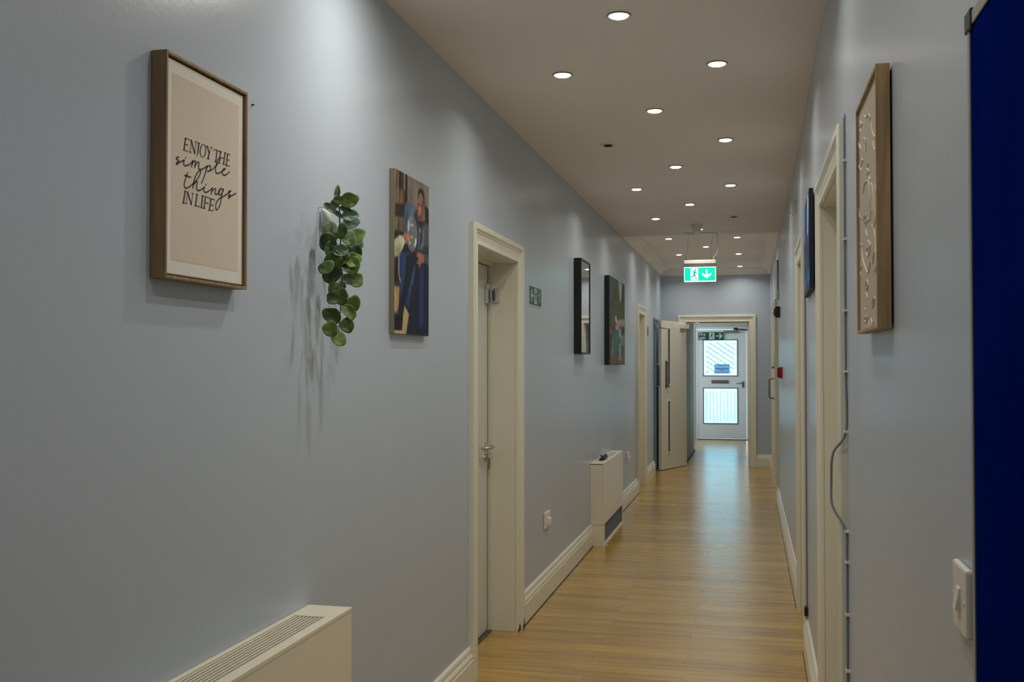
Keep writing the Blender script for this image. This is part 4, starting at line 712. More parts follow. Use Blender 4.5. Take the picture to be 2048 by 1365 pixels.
# corridor end: framed opening with the door leaf folded back on its left
root = setting('door_7', (-0.465, YE, 0))
architrave(EW, EO[0], EO[1], EO[2], root)
i0, i1, iz = EO[0] + AW + 0.004, EO[1] - AW - 0.004, EO[2] - AW - 0.004
mb = MB(EW)
for q in (((EO[0] + 0.086, 0, -0.16), (i0, EO[2] - 0.086, -0.001)), ((i1, 0, -0.16), (EO[1] - 0.086, EO[2] - 0.086, -0.001)), ((i0, iz, -0.16), (i1, EO[2] - 0.086, -0.001))): mb.box(*q)
build('lining', mb, M['gloss'], root, bevel=0.002)
mb = MB(EW)
for q in (((i0, 0, -0.075), (i0 + 0.014, iz, -0.045)), ((i1 - 0.014, 0, -0.075), (i1, iz, -0.045)), ((i0 + 0.014, iz - 0.014, -0.075), (i1 - 0.014, iz, -0.045))): mb.box(*q)
build('door_stop', mb, M['gloss'], root)
Hx, Hy = -0.887, 15.02
ux, uy = (-1.180 - Hx), (14.24 - Hy)
ul = math.hypot(ux, uy); ux /= ul; uy /= ul
nx_, ny_ = -uy, ux          # towards the corridor middle
def OD(p):   # (along from hinge, up, out)
    if nx_ < 0: s = -1
    else: s = 1
    return (Hx + ux * p[0] + s * nx_ * p[2], Hy + uy * p[0] + s * ny_ * p[2], p[1])
LW_ = 0.832
mb = MB(OD)
sl = (0.565, 0.632)                       # slot edges along the leaf
zs = ((0.235, 0.940), (1.175, 1.945))     # two vision slots
mb.box((0, 0.008, -0.044), (sl[0], 2.052, 0)); mb.box((sl[1], 0.008, -0.044), (LW_, 2.052, 0))
for z0, z1 in ((0.008, zs[0][0]), (zs[0][1], zs[1][0]), (zs[1][1], 2.052)): mb.box((sl[0], z0, -0.044), (sl[1], z1, 0))
leaf = build('door_leaf', mb, M['door'], root)
for z0, z1 in zs:
    mb = MB(OD); b_ = 0.018
    for q in (((sl[0] - b_, z0 - b_, -0.0), (sl[0] + 0.003, z1 + b_, 0.010)), ((sl[1] - 0.003, z0 - b_, 0), (sl[1] + b_, z1 + b_, 0.010)), ((sl[0], z0 - b_, 0), (sl[1], z0 + 0.003, 0.010)), ((sl[0], z1 - 0.003, 0), (sl[1], z1 + b_, 0.010))): mb.box(*q)
    bead = build('glazing_bead', mb, M['white_plastic'], leaf, bevel=0.002)
    mb = MB(OD); mb.box((sl[0] - 0.001, z0 - 0.001, -0.010), (sl[1] + 0.001, z1 + 0.001, -0.004)); build('vision_pane', mb, M['black'], bead)
mb = MB(OD); mb.box((0.655, 1.12, 0.0), (0.705, 1.50, 0.003)); mb.box((0.668, 1.14, 0.003), (0.684, 1.165, 0.03)); mb.box((0.668, 1.45, 0.003), (0.684, 1.475, 0.03)); mb.box((0.666, 1.13, 0.028), (0.686, 1.485, 0.040))
build('pull_handle', mb, M['bronze'], leaf, bevel=0.002)
mb = MB(OD); mb.box((0.02, 1.955, 0.0), (0.22, 2.015, 0.055)); cl = build('door_closer', mb, M['white_plastic'], leaf, bevel=0.004)
mb = MB(); q0 = OD((0.10, 2.02, 0.03)); mb.tube([q0, (-0.70, 14.88, 2.03), (-0.78, 15.08, 2.035)], 0.008, 6); build('closer_arm', mb, M['steel'], cl)
mb = MB()
for z in (0.25, 1.05, 1.85): mb.tube([(Hx - 0.012, Hy + 0.030, z), (Hx - 0.012, Hy + 0.030, z + 0.1)], 0.008, 8)
build('hinge', mb, M['steel'], leaf)

# ------------------------------------------------------------------ lobby beyond the opening
YD = 20.3
mb = MB(); mb.box((-1.06, YE + 0.16, -0.02), (-0.92, 17.65, 2.6)); struct('wall_lobby_left', mb, M['lobby'])
mb = MB(); mb.box((0.0, YE + 0.16, -0.02), (0.18, YD + 0.2, 2.6)); struct('wall_lobby_right', mb, M['lobby'])
mb = MB()
mb.box((-2.8, YE + 0.16, -0.02), (-2.7, 18.2, 2.6)); mb.box((-2.8, 19.9, -0.02), (-2.7, YD + 0.2, 2.6)); mb.box((-2.8, 18.2, -0.02), (-2.7, 19.9, 0.8)); mb.box((-2.8, 18.2, 2.3), (-2.7, 19.9, 2.6))  # opening added to let the lobby side light in
struct('wall_lobby_side', mb, M['lobby'])
FX0, FX1, FZ = -1.035, -0.018, 2.17
mb = MB(); mb.box((-2.8, YD, -0.02), (FX0, YD + 0.2, 2.6)); mb.box((FX1, YD, -0.02), (0.1, YD + 0.2, 2.6)); mb.box((FX0, YD, FZ), (FX1, YD + 0.2, 2.6)); struct('wall_lobby_end', mb, M['lobby'])
mb = MB(); mb.box((-2.8, YE + 0.16, 2.6), (0.2, YD + 0.2, 2.7)); struct('ceiling_lobby', mb, M['ceiling'])
mb = MB(); mb.box((-0.92, YE + 0.17, 0), (-0.905, 17.66, 0.02)); struct('baseboard_lobby', mb, M['dark_foot'])

# fire exit door
root = setting('door_8', ((FX0 + FX1) / 2, YD, 0))
mb = MB()
mb.box((FX0, YD + 0.01, 0), (FX0 + 0.045, YD + 0.11, FZ)); mb.box((FX1 - 0.045, YD + 0.01, 0), (FX1, YD + 0.11, FZ)); mb.box((FX0 + 0.045, YD + 0.01, FZ - 0.05), (FX1 - 0.045, YD + 0.11, FZ))
build('door_frame', mb, M['firedoor'], root, bevel=0.004)
dx0, dx1, dz0, dz1 = FX0 + 0.048, FX1 - 0.052, 0.02, FZ - 0.058
px0, px1 = -0.872, -0.238
pz = ((0.313, 0.988), (1.230, 1.913))
yf, yb = YD + 0.020, YD + 0.070
mb = MB()
mb.box((dx0, yf, dz0), (px0, yb, dz1)); mb.box((px1, yf, dz0), (dx1, yb, dz1))
for z0, z1 in ((dz0, pz[0][0]), (pz[0][1], pz[1][0]), (pz[1][1], dz1)): mb.box((px0, yf, z0), (px1, yb, z1))
leaf = build('door_leaf', mb, M['firedoor'], root)
for k, (z0, z1) in enumerate(pz):
    mb = MB()
    for a, b in (((px0 - 0.012, yf - 0.008, z0 - 0.012), (px0 + 0.006, yf, z1 + 0.012)), ((px1 - 0.006, yf - 0.008, z0 - 0.012), (px1 + 0.012, yf, z1 + 0.012)), ((px0, yf - 0.008, z0 - 0.012), (px1, yf, z0 + 0.006)), ((px0, yf - 0.008, z1 - 0.006), (px1, yf, z1 + 0.012))): mb.box(a, b)
    bead = build('glazing_bead', mb, M['bronze'], leaf)
    mb = MB(); mb.box((px0 - 0.001, yf + 0.018, z0 - 0.001), (px1 + 0.001, yf + 0.026, z1 + 0.001)); build('glass_pane', mb, M['pane'], leaf)
    mb = MB()
    m0 = 0.05
    X0, X1, Z0, Z1 = px0 + m0, px1 - m0, z0 + m0, z1 - m0
    yy = yf + 0.016
    def seg(xa, za, xb, zb, wd):
        t = Vector((xb - xa, zb - za)); t.normalize(); n = Vector((-t.y, t.x)) * wd / 2
        mb.add([(xa + n.x, yy, za + n.y), (xb + n.x, yy, zb + n.y), (xb - n.x, yy, zb - n.y), (xa - n.x, yy, za - n.y)], [(0, 1, 2, 3)])
    if k == 1:
        def clipseg(xa, za, xb, zb, wd):
            t0, t1 = 0.0, 1.0
            for p, q in ((-(xb - xa), xa - X0), ((xb - xa), X1 - xa), (-(zb - za), za - Z0), ((zb - za), Z1 - za)):
                if abs(p) < 1e-9:
                    if q < 0: return
                    continue
                r = q / p
                if p < 0: t0 = max(t0, r)
                else: t1 = min(t1, r)
            if t0 < t1: seg(xa + (xb - xa) * t0, za + (zb - za) * t0, xa + (xb - xa) * t1, za + (zb - za) * t1, wd)
        for j in range(-14, 16):
            c = j * 0.098
            clipseg(X0, Z0 + c + 0.62 * 1.0, X1, Z0 + c + 0.62 - 0.36, 0.011)
            clipseg(X0, Z0 + c, X1, Z0 + c + 0.45, 0.005)
    else:
        for i in range(9):
            for j in range(22):
                x_ = X0 + (X1 - X0) * i / 8; z_ = Z0 + (Z1 - Z0) * (j + 0.5 * (i % 2)) / 22
                seg(x_ - 0.010, z_, x_ + 0.010, z_, 0.010)
        for i in range(5): seg(X0 + (X1 - X0) * i / 4, Z0, X0 + (X1 - X0) * i / 4, Z1, 0.002)
    build('pane_pattern', mb, M['lattice'], leaf)
mb = MB(); mb.box((-0.728, yf - 0.012, 1.080), (-0.402, yf, 1.145)); lp = build('letter_plate', mb, M['bronze'], leaf, bevel=0.004)
mb = MB(); mb.box((-0.69, yf - 0.016, 1.095), (-0.44, yf - 0.011, 1.13)); build('letter_flap', mb, M['bronze'], lp)
mb = MB()
mb.box((-0.150, yf - 0.010, 1.00), (-0.112, yf, 1.12)); mb.tube([(-0.131, yf - 0.01, 1.085), (-0.131, yf - 0.05, 1.085), (-0.14, yf - 0.058, 1.085), (-0.25, yf - 0.058, 1.080)], 0.010, 8)
build('lever_handle', mb, M['bronze'], leaf)
mb = MB(); mb.box((-0.50, yf - 0.05, 2.045), (-0.20, yf, 2.095)); cl = build('door_closer', mb, M['steel'], leaf, bevel=0.004)
mb = MB(); mb.tube([(-0.24, yf - 0.03, 2.10), (-0.27, yf - 0.19, 2.12), (-0.05, yf - 0.03, 2.105)], 0.013, 6); mb.box((-0.30, yf - 0.20, 2.105), (-0.22, yf - 0.15, 2.145)); build('closer_arm', mb, M['black'], cl)
mb = MB(); mb.box((dx0, YD - 0.02, 0.0), (FX1, YD + 0.1, 0.014)); build('threshold', mb, M['rubber'], root)
# notice taped inside the top pane
nt_ = thing('paper_notice', 'pale blue printed notice taped low on the top pane of the fire exit door', 'notice', (-0.51, yf + 0.0, 1.27))
mb = MB(); mb.box((-0.672, yf + 0.008, 1.268), (-0.378, yf + 0.010, 1.455)); build('sheet', mb, M['notice'], nt_)
mb = MB()
for z, a, b in ((1.42, -0.60, -0.45), (1.365, -0.65, -0.40), (1.352, -0.64, -0.41), (1.335, -0.56, -0.48), (1.295, -0.64, -0.42)): mb.box((a, yf + 0.0065, z), (b, yf + 0.008, z + 0.009))
build('print_lines', mb, M['notice_ink'], nt_)

# ------------------------------------------------------------------ signs
def text_mesh(body, size, fn, name, m, parent, spacing=1.0, depth=0.0):
    cu = bpy.data.curves.new('txt', 'FONT'); cu.body = body; cu.size = size; cu.space_character = spacing; cu.offset = size * 0.012
    to = bpy.data.objects.new('txt', cu); scene.collection.objects.link(to)
    dg = bpy.context.evaluated_depsgraph_get(); dg.update()
    me = bpy.data.meshes.new_from_object(to.evaluated_get(dg))
    mb = MB(); mb.add([fn(v.co.x, v.co.y) for v in me.vertices], [tuple(p.vertices) for p in me.polygons])
    bpy.data.objects.remove(to)
    return build(name, mb, m, parent)

def arrow(s):   # pointing +x, unit box -0.5..0.5
    return [(-0.5, -0.11), (0.10, -0.11), (-0.16, -0.5), (0.10, -0.5), (0.5, 0.0), (0.10, 0.5), (-0.16, 0.5), (0.10, 0.11), (-0.5, 0.11)]
ARROW_P = [[(-0.5, -0.10), (0.28, -0.10), (0.28, 0.10), (-0.5, 0.10)], [(0.5, 0.0), (0.10, 0.5), (-0.14, 0.5), (0.20, 0.0)], [(0.5, 0.0), (0.20, 0.0), (-0.14, -0.5), (0.10, -0.5)]]
def runner():   # pieces of the running figure, facing +x, unit height
    P = []
    P.append([(0.10 + 0.085 * math.cos(a), 0.40 + 0.085 * math.sin(a)) for a in [i * math.pi / 6 for i in range(12)]])
    def limb(x0, y0, x1, y1, w0, w1):
        t = Vector((x1 - x0, y1 - y0)).normalized(); n = Vector((-t.y, t.x))
        P.append([(x0 + n.x * w0, y0 + n.y * w0), (x1 + n.x * w1, y1 + n.y * w1), (x1 - n.x * w1, y1 - n.y * w1), (x0 - n.x * w0, y0 - n.y * w0)])
    limb(0.02, 0.30, -0.06, 0.0, 0.085, 0.075)        # trunk
    limb(0.02, 0.28, -0.22, 0.24, 0.04, 0.035); limb(-0.21, 0.25, -0.30, 0.08, 0.035, 0.03)
    limb(0.05, 0.27, 0.17, 0.10, 0.04, 0.035); limb(0.16, 0.11, 0.34, 0.12, 0.035, 0.03)
    limb(-0.05, 0.02, 0.10, -0.14, 0.06, 0.045); limb(0.09, -0.12, 0.16, -0.42, 0.045, 0.035); limb(0.15, -0.42, 0.26, -0.42, 0.03, 0.03)
    limb(-0.07, 0.02, -0.18, -0.20, 0.06, 0.045); limb(-0.16, -0.19, -0.42, -0.24, 0.045, 0.035)
    return P
def put(mb, polys, cx, cz, sx, sz, fn, rot=0.0):
    for q in polys:
        c, s = math.cos(rot), math.sin(rot)
        pts = [((p[0] * c - p[1] * s), (p[0] * s + p[1] * c)) for p in q]
        mb.add([fn(cx + p[0] * sx, cz + p[1] * sz) for p in pts], [tuple(range(len(pts)))])

# hanging illuminated exit sign
sg = thing('exit_sign', 'illuminated green running man exit sign with down arrow hanging from ceiling on two wires', 'exit sign', (-0.47, 10.2, 2.32))
mb = MB(); mb.box((-0.622, 10.196, 2.250), (-0.316, 10.204, 2.398)); pl = build('sign_panel', mb, M['lit_white'], sg, bevel=0.003)
mb = MB(); mb.box((-0.614, 10.1935, 2.262), (-0.324, 10.196, 2.386)); build('green_field', mb, M['lit_green'], pl)
mb = MB(); mb.box((-0.558, 10.1915, 2.266), (-0.486, 10.1935, 2.382)); build('door_symbol', mb, M['lit_white'], pl)
mb = MB(); put(mb, runner(), -0.520, 2.322, 0.085, 0.105, lambda x, z: (x, 10.190, z)); build('running_man', mb, M['lit_dark'], pl)
mb = MB(); put(mb, ARROW_P, -0.405, 2.325, 0.085, 0.085, lambda x, z: (x, 10.1915, z), -math.pi / 2); build('down_arrow', mb, M['lit_white'], pl)
mb = MB(); mb.box((-0.622, 10.175, 2.425), (-0.316, 10.225, 2.463)); build('sign_housing', mb, M['white_plastic'], sg, bevel=0.006)
mb = MB(); mb.box((-0.620, 10.18, 2.397), (-0.318, 10.22, 2.426)); build('lower_rail', mb, M['bronze'], sg)
mb = MB(); mb.box((-0.622, 10.17, 2.712), (-0.317, 10.24, 2.7295)); build('ceiling_plate', mb, M['white_plastic'], sg)
for xa, xb in ((-0.590, -0.585), (-0.365, -0.345)):
    mb = MB(); mb.tube([(xb + 0.005, 10.2, 2.714), (xa + 0.004, 10.2, 2.60), (xa - 0.012 if xa < -0.5 else xa + 0.012, 10.2, 2.463)], 0.0018, 6); build('wire', mb, M['steel'], sg)
    mb = MB(); mb.tube([((xa - 0.012 if xa < -0.5 else xa + 0.012), 10.2, 2.462), ((xa - 0.012 if xa < -0.5 else xa + 0.012), 10.2, 2.476)], 0.006, 8); build('wire_grip', mb, M['black'], sg)
mb = MB(); mb.tube([(-0.305, 10.2, 2.725), (-0.298, 10.2, 2.66), (-0.292, 10.2, 2.59), (-0.305, 10.2, 2.53), (-0.335, 10.2, 2.49), (-0.352, 10.2, 2.462)], 0.004, 8); build('power_cable', mb, M['cable_white'], sg)

# FIRE EXIT sign over the far door
sg = thing('exit_sign', 'dark green Fire exit sign with right arrow above top pane of the far white door', 'exit sign', (-0.72, yf - 0.01, 1.99))
ys = yf - 0.022
mb = MB(); mb.box((-0.970, ys, 1.922), (-0.490, yf, 2.066)); pl = build('sign_panel', mb, M['green'], sg)
text_mesh('Fire', 0.078, lambda x, y: (-0.955 + x * 1.0, ys - 0.001, 2.004 + y), 'lettering', M['sign_white'], pl)
text_mesh('exit', 0.078, lambda x, y: (-0.955 + x * 1.0, ys - 0.001, 1.936 + y), 'lettering', M['sign_white'], pl)
mb = MB(); mb.box((-0.765, ys - 0.001, 1.932), (-0.665, ys, 2.056)); build('door_symbol', mb, M['sign_white'], pl)
mb = MB(); put(mb, runner(), -0.715, 1.994, 0.12, 0.12, lambda x, z: (x, ys - 0.002, z)); build('running_man', mb, M['green'], pl)
mb = MB(); put(mb, ARROW_P, -0.570, 1.994, 0.13, 0.105, lambda x, z: (x, ys - 0.001, z)); build('arrow', mb, M['sign_white'], pl)

# small exit sign beside the first door
sg = thing('exit_sign', 'small dark green exit sign with left arrow on the left wall beside the nearest door', 'exit sign', LW((6.03, 1.85, 0)))
mb = MB(LW); mb.box((5.862, 1.792, 0), (6.215, 1.915, 0.003)); bk = build('sign_border', mb, M['sign_white'], sg)
mb = MB(LW); mb.box((5.870, 1.800, 0.003), (6.207, 1.907, 0.0045)); pl = build('sign_panel', mb, M['green'], sg)
f_ = lambda n: (lambda a, z: LW((a, z, n)))
mb = MB(); put(mb, ARROW_P, 5.933, 1.853, 0.085, 0.072, f_(0.0055), math.pi); build('arrow', mb, M['sign_white'], pl)
mb = MB(LW); mb.box((6.000, 1.808, 0.0045), (6.070, 1.899, 0.0055)); build('door_symbol', mb, M['sign_white'], pl)
mb = MB(); put(mb, [[(-p[0], p[1]) for p in q] for q in runner()], 6.035, 1.853, 0.085, 0.085, f_(0.0065)); build('running_man', mb, M['green'], pl)
mb = MB(); put(mb, [[(-p[0], p[1]) for p in q] for q in runner()], 6.140, 1.853, 0.10, 0.085, f_(0.0055)); build('small_figure', mb, M['sign_white'], pl)

# little dark plaque after the second left door
sg = thing('door_sign', 'little dark plaque on the left wall between the second doorway and the blue door', 'sign', LW((12.98, 1.86, 0)))
mb = MB(LW); mb.box((12.86, 1.80, 0), (13.10, 1.93, 0.004)); bk = build('plaque', mb, M['lobby'], sg)
mb = MB(LW)
for c, sg_ in ((12.93, 1), (13.03, -1)):
    mb.prism([(c + 0.014 * math.cos(t), 1.910 + 0.010 * math.sin(t)) for t in [i * math.pi / 4 for i in range(8)]], 0.004, 0.006)
    mb.prism([(c - 0.025, 1.895), (c + 0.025, 1.895), (c + 0.018 + 0.015 * (sg_ < 0), 1.845), (c + 0.012, 1.808), (c - 0.012, 1.808), (c - 0.018 - 0.015 * (sg_ < 0), 1.845)], 0.004, 0.006)
build('figures', mb, M['black'], sg)

# ------------------------------------------------------------------ ceiling lights and detector
def make_downlight(x, y, z, label, lit=True):
    t = thing('downlight', label, 'ceiling light', (x, y, z), 'recessed downlights in the corridor ceiling' if lit else None)
    mb = MB()
    mb.lathe([(0.0445, -0.0005), (0.0445, -0.004), (0.042, -0.006), (0.036, -0.004), (0.034, -0.001)], (x, y, z), 28)
    build('trim_ring', mb, M['ring'] if lit else M['ceiling'], t, smooth=True)
    mb = MB()
    r_ = 0.033 if lit else 0.026
    mb.lathe([(r_, -0.0065), (r_ - 0.004, -0.0085), (0.004, -0.0095)], (x, y, z), 24)
    build('lamp' , mb, M['lamp'] if lit else M['dark'], t, smooth=True)
    if lit:
        sd = bpy.data.lights.new('lamp_beam', 'AREA')      # frosted disc, spreads its light by the cosine law
        sd.shape = 'DISK'; sd.size = 0.054; sd.spread = math.radians(144)
        sd.energy = LAMP_W; sd.color = (1.0, 0.955, 0.885)
        so = bpy.data.objects.new('lamp_beam', sd); scene.collection.objects.link(so)
        so.parent = t; so.location = (0, 0, -0.012)
    return t
def copy_tree(o):
    c = o.copy(); scene.collection.objects.link(c)
    for ch in list(o.children):
        k = ch.copy(); scene.collection.objects.link(k); k.parent = c
    return c
first = None
ordw = ['first', 'second', 'third', 'fourth', 'fifth', 'sixth', 'seventh']
rows = []
for nm, x, ys_, dead in (('left', -0.80, [(4.48, 2.73), (7.54, 2.73), (9.11, 2.73), (11.34, 2.82), (13.02, 2.82), (14.60, 2.82)], None),
                         ('middle', -0.462, [(3.76, 2.73), (5.22, 2.73), (6.74, 2.73), (8.35, 2.73), (9.90, 2.73), (12.20, 2.82), (13.85, 2.82)], None),
                         ('right', -0.13, [(4.46, 2.73), (5.99, 2.73), (7.52, 2.73), (11.37, 2.82), (13.07, 2.82), (14.73, 2.82)], None)):
    for i, (y, z) in enumerate(ys_):
        xx = x - (0.055 if nm == 'left' and z > 2.8 else 0.03 if nm == 'middle' and z > 2.8 else 0)
        rows.append((xx, y, z, 'lit round ceiling spotlight, %s lit one from the near end of the %s row' % (ordw[i], nm)))
for x, y, wd in ((-0.80, 2.95, 'left'), (-0.462, 2.23, 'middle'), (-0.462, 0.7, 'middle'), (-0.13, 2.93, 'right'), (-0.13, 1.40, 'right')):
    rows.append((x, y, 2.73, None))
for x, y, z, lab in rows:
    if first is None:
        first = make_downlight(x, y, z, lab); c = first
    else:
        c = copy_tree(first); c.location = (x, y, z)
    if (x, y) == (-0.80, 2.95):          # this one is swivelled towards the left wall
        for ch in c.children:
            if ch.type == 'LIGHT':
                ch.data = ch.data.copy(); ch.data.energy = LAMP_W * 1.45
                ch.location = (-0.004, 0, -0.026); ch.rotation_euler = (0, math.radians(24), 0)
    if lab: c['label'] = lab
    else:
        c['label'] = 'lit ceiling spotlight above or behind the camera, outside the picture'; c['group'] = 'ceiling spotlights out of view'
make_downlight(-0.80, 5.99, 2.73, 'unlit small round ceiling spotlight in the left row', False)
make_downlight(-0.13, 9.14, 2.73, 'unlit small round ceiling spotlight in the right row near the smoke detector', False)

sm = thing('smoke_detector', 'white smoke detector on the ceiling just before the hanging exit sign', 'smoke detector', (-0.47, 9.62, 2.73))
mb = MB(); mb.lathe([(0.055, -0.0005), (0.055, -0.018), (0.050, -0.022)], (-0.47, 9.62, 2.73), 28); build('base', mb, M['white_plastic'], sm, smooth=True)
mb = MB(); mb.lathe([(0.047, -0.022), (0.045, -0.040), (0.034, -0.050), (0.034, -0.064), (0.026, -0.072)], (-0.47, 9.62, 2.73), 28); build('sensor_head', mb, M['white_plastic'], sm, smooth=True)

# ------------------------------------------------------------------ radiators (low fan convector cabinets)
def convector(name_label, y0, y1, zt, xo, parent_loc):
    t = thing('convector_heater', name_label, 'radiator', parent_loc)
    f = LW
    zb = 0.17                                  # grille height of the plinth
    # casing: front, two ends, top frame
    mb = MB(f)
    mb.box((y0, zb, xo - 0.006), (y1, zt - 0.001, xo))            # front
    build('front_panel', mb, M['radiator'], t, bevel=0.002)
    for a, b in ((y0, y0 + 0.004), (y1 - 0.004, y1)):
        mb = MB(f); mb.box((a, zb, 0.001), (b, zt - 0.001, xo - 0.0065)); build('end_panel', mb, M['radiator'], t)
    e0, e1 = y0 + 0.125, y1 - 0.125
    g0, g1 = 0.016, xo - 0.027
    mb = MB(f)
    mb.box((y0, zt - 0.008, 0.001), (e0, zt + 0.004, xo + 0.001)); mb.box((e1, zt - 0.008, 0.001), (y1, zt + 0.004, xo + 0.001))
    mb.box((e0, zt - 0.008, 0.001), (e1, zt + 0.004, g0)); mb.box((e0, zt - 0.008, g1), (e1, zt + 0.004, xo + 0.001))
    build('top_cover', mb, M['radiator'], t, bevel=0.0015)
    mb = MB(f)
    ns = 8
    for i in range(ns):
        c = g0 + (g1 - g0) * (i + 0.5) / ns
        mb.box((e0, zt - 0.003, c - 0.0023), (e1, zt + 0.001, c + 0.0023))
    gr = build('top_grille', mb, M['radiator'], t)
    mb = MB(f); mb.box((e0, zt - 0.06, g0), (e1, zt - 0.055, g1)); build('inner_tray', mb, M['dark'], t)
    # plinth with open grille
    mb = MB(f)
    mb.box((y0, 0.0, 0.001), (y0 + 0.02, zb - 0.003, xo - 0.004)); mb.box((y1 - 0.02, 0.0, 0.001), (y1, zb - 0.003, xo - 0.004)); mb.box((y0 + 0.02, 0, 0.001), (y1 - 0.02, 0.018, xo - 0.004))
    mb.box((y0 + 0.02, 0.018, 0.001), (y1 - 0.02, zb - 0.003, 0.012))
    mb.box((y0, 0.0, xo - 0.004), (y0 + 0.07, zb - 0.003, xo - 0.001)); mb.box((y1 - 0.045, 0.0, xo - 0.004), (y1, zb - 0.003, xo - 0.001)); mb.box((y0 + 0.07, 0.0, xo - 0.004), (y1 - 0.045, 0.012, xo - 0.001))
    build('plinth', mb, M['radiator'], t)
    mb = MB(f)
    for i in range(7):
        z = 0.026 + i * 0.0195
        mb.add([(y0 + 0.07, z, xo - 0.008), (y1 - 0.045, z, xo - 0.008), (y1 - 0.045, z + 0.009, xo - 0.018), (y0 + 0.07, z + 0.009, xo - 0.018)], [(0, 1, 2, 3)])
    build('louvres', mb, M['louvre'], t)
    return t
convector('cream convector heater with slotted top in the near left corner of the picture', 1.30, 2.80, 0.752, 0.134, LW((2.05, 0, 0)))
convector('cream convector heater halfway along the left wall below the two far pictures', 8.215, 9.50, 0.655, 0.108, LW((8.86, 0, 0)))

# dark object left on the second heater
kt = thing('bunch_of_keys', 'small dark bundle lying on top of the far convector heater', 'keys', LW((8.62, 0.66, 0.055)))
mb = MB(LW)
for a, n, z, l in ((8.50, 0.05, 0.659, 0.10), (8.58, 0.06, 0.668, 0.12), (8.66, 0.045, 0.662, 0.12)):
    mb.box((a, z, n - 0.018), (a + l, z + 0.016, n + 0.018))
build('keys', mb, M['black'], kt, bevel=0.003)
mb = MB(); mb.tube([LW((8.60 + 0.06 * math.cos(t), 0.685 + 0.012 * math.sin(2 * t), 0.055 + 0.022 * math.sin(t))) for t in [i * math.pi / 8 for i in range(17)]], 0.005, 6); build('strap', mb, M['black'], kt)

# ------------------------------------------------------------------ sockets and switches
def plate(name, label, cat, f, a0, a1, z0, z1, n=0.011):
    t = thing(name, label, cat, f(((a0 + a1) / 2, (z0 + z1) / 2, 0)))
    mb = MB(f); mb.box((a0, z0, 0.0005), (a1, z1, n)); build('faceplate', mb, M['white_plastic'], t, bevel=0.004)
    return t
sw = plate('light_switch', 'white light switch on the right wall next to the blue noticeboard', 'light switch', RW, 1.362, 1.448, 1.112, 1.198, 0.010)
mb = MB(RW); c = 1.405; mb.add([(c - 0.010, 1.140, 0.010), (c + 0.010, 1.140, 0.010), (c + 0.010, 1.170, 0.010), (c - 0.010, 1.170, 0.010), (c - 0.009, 1.142, 0.0165), (c + 0.009, 1.142, 0.0165), (c + 0.009, 1.168, 0.012), (c - 0.009, 1.168, 0.012)],
                        [(0, 1, 5, 4), (1, 2, 6, 5), (2, 3, 7, 6), (3, 0, 4, 7), (4, 5, 6, 7)]); build('rocker', mb, M['white_plastic'], sw)
for s in (-0.032, 0.032):
    mb = MB(RW); mb.prism([(c + s + 0.003 * math.cos(t), 1.155 + 0.003 * math.sin(t)) for t in [i * math.pi / 5 for i in range(10)]], 0.010, 0.0108); build('screw', mb, M['white_plastic'], sw)
for nm_, lab, a, z in (('data_socket', 'white socket plate low on the left wall after the nearest door', 6.30, 0.43), ('wall_switch', 'white switch plate on the left wall just past the far convector heater', 10.70, 0.435)):
    sk = plate(nm_, lab, 'socket', LW, a, a + 0.17, z, z + 0.10, 0.012)
    mb = MB(LW); mb.box((a + 0.055, z + 0.02, 0.012), (a + 0.115, z + 0.06, 0.030)); build('plug_insert', mb, M['white_plastic'], sk, bevel=0.003)

# ------------------------------------------------------------------ fire alarm items on the right wall
cpnt = thing('fire_call_point', 'red fire alarm call point on the right wall short of the far cupboard doors', 'fire alarm', RW((9.75, 1.37, 0)))
mb = MB(RW); mb.box((9.70, 1.322, 0), (9.80, 1.424, 0.030)); build('back_box', mb, M['red'], cpnt, bevel=0.004)
mb = MB(RW); mb.box((9.706, 1.330, 0.030), (9.794, 1.416, 0.045)); build('front_cover', mb, M['red'], cpnt, bevel=0.006)
mb = MB(RW); mb.box((9.725, 1.350, 0.045), (9.775, 1.392, 0.047)); build('break_panel', mb, M['sign_white'], cpnt)
bb = thing('door_release', 'black box sounder on the right wall above and beyond the red call point', 'alarm sounder', RW((10.38, 1.955, 0)))
mb = MB(RW); mb.box((10.30, 1.903, 0), (10.44, 2.009, 0.045)); build('body', mb, M['black'], bb, bevel=0.006)
mb = MB(RW); mb.prism([(10.37 + 0.036 * math.cos(t), 1.955 + 0.036 * math.sin(t)) for t in [i * math.pi / 12 for i in range(24)]], 0.045, 0.056); build('sounder_grille', mb, M['black'], bb, bevel=0.002)
al_ = thing('emergency_light', 'small pale alarm beacon on the right wall above the black box sounder', 'alarm', RW((10.75, 2.14, 0)))
mb = MB(RW); mb.box((10.66, 2.10, 0), (10.80, 2.19, 0.030)); build('body', mb, M['white_plastic'], al_, bevel=0.01)
mb = MB(RW); mb.tube([(10.73, 2.185, 0.012), (10.73, 2.50, 0.010)], 0.010, 8); build('conduit', mb, M['alu'], al_)

hk = thing('wall_hook', 'small clear hook high on the right wall beyond the blue picture', 'hook', RW((6.0, 2.37, 0)))
mb = MB(RW); mb.box((6.62, 2.39, 0), (6.66, 2.47, 0.004)); build('hook_plate', mb, M['alu'], hk, bevel=0.001)
mb = MB(RW); mb.tube([(6.64, 2.40, 0.003), (6.64, 2.385, 0.012), (6.64, 2.375, 0.022), (6.64, 2.39, 0.032)], 0.005, 8); build('hook_arm', mb, M['chrome'], hk)

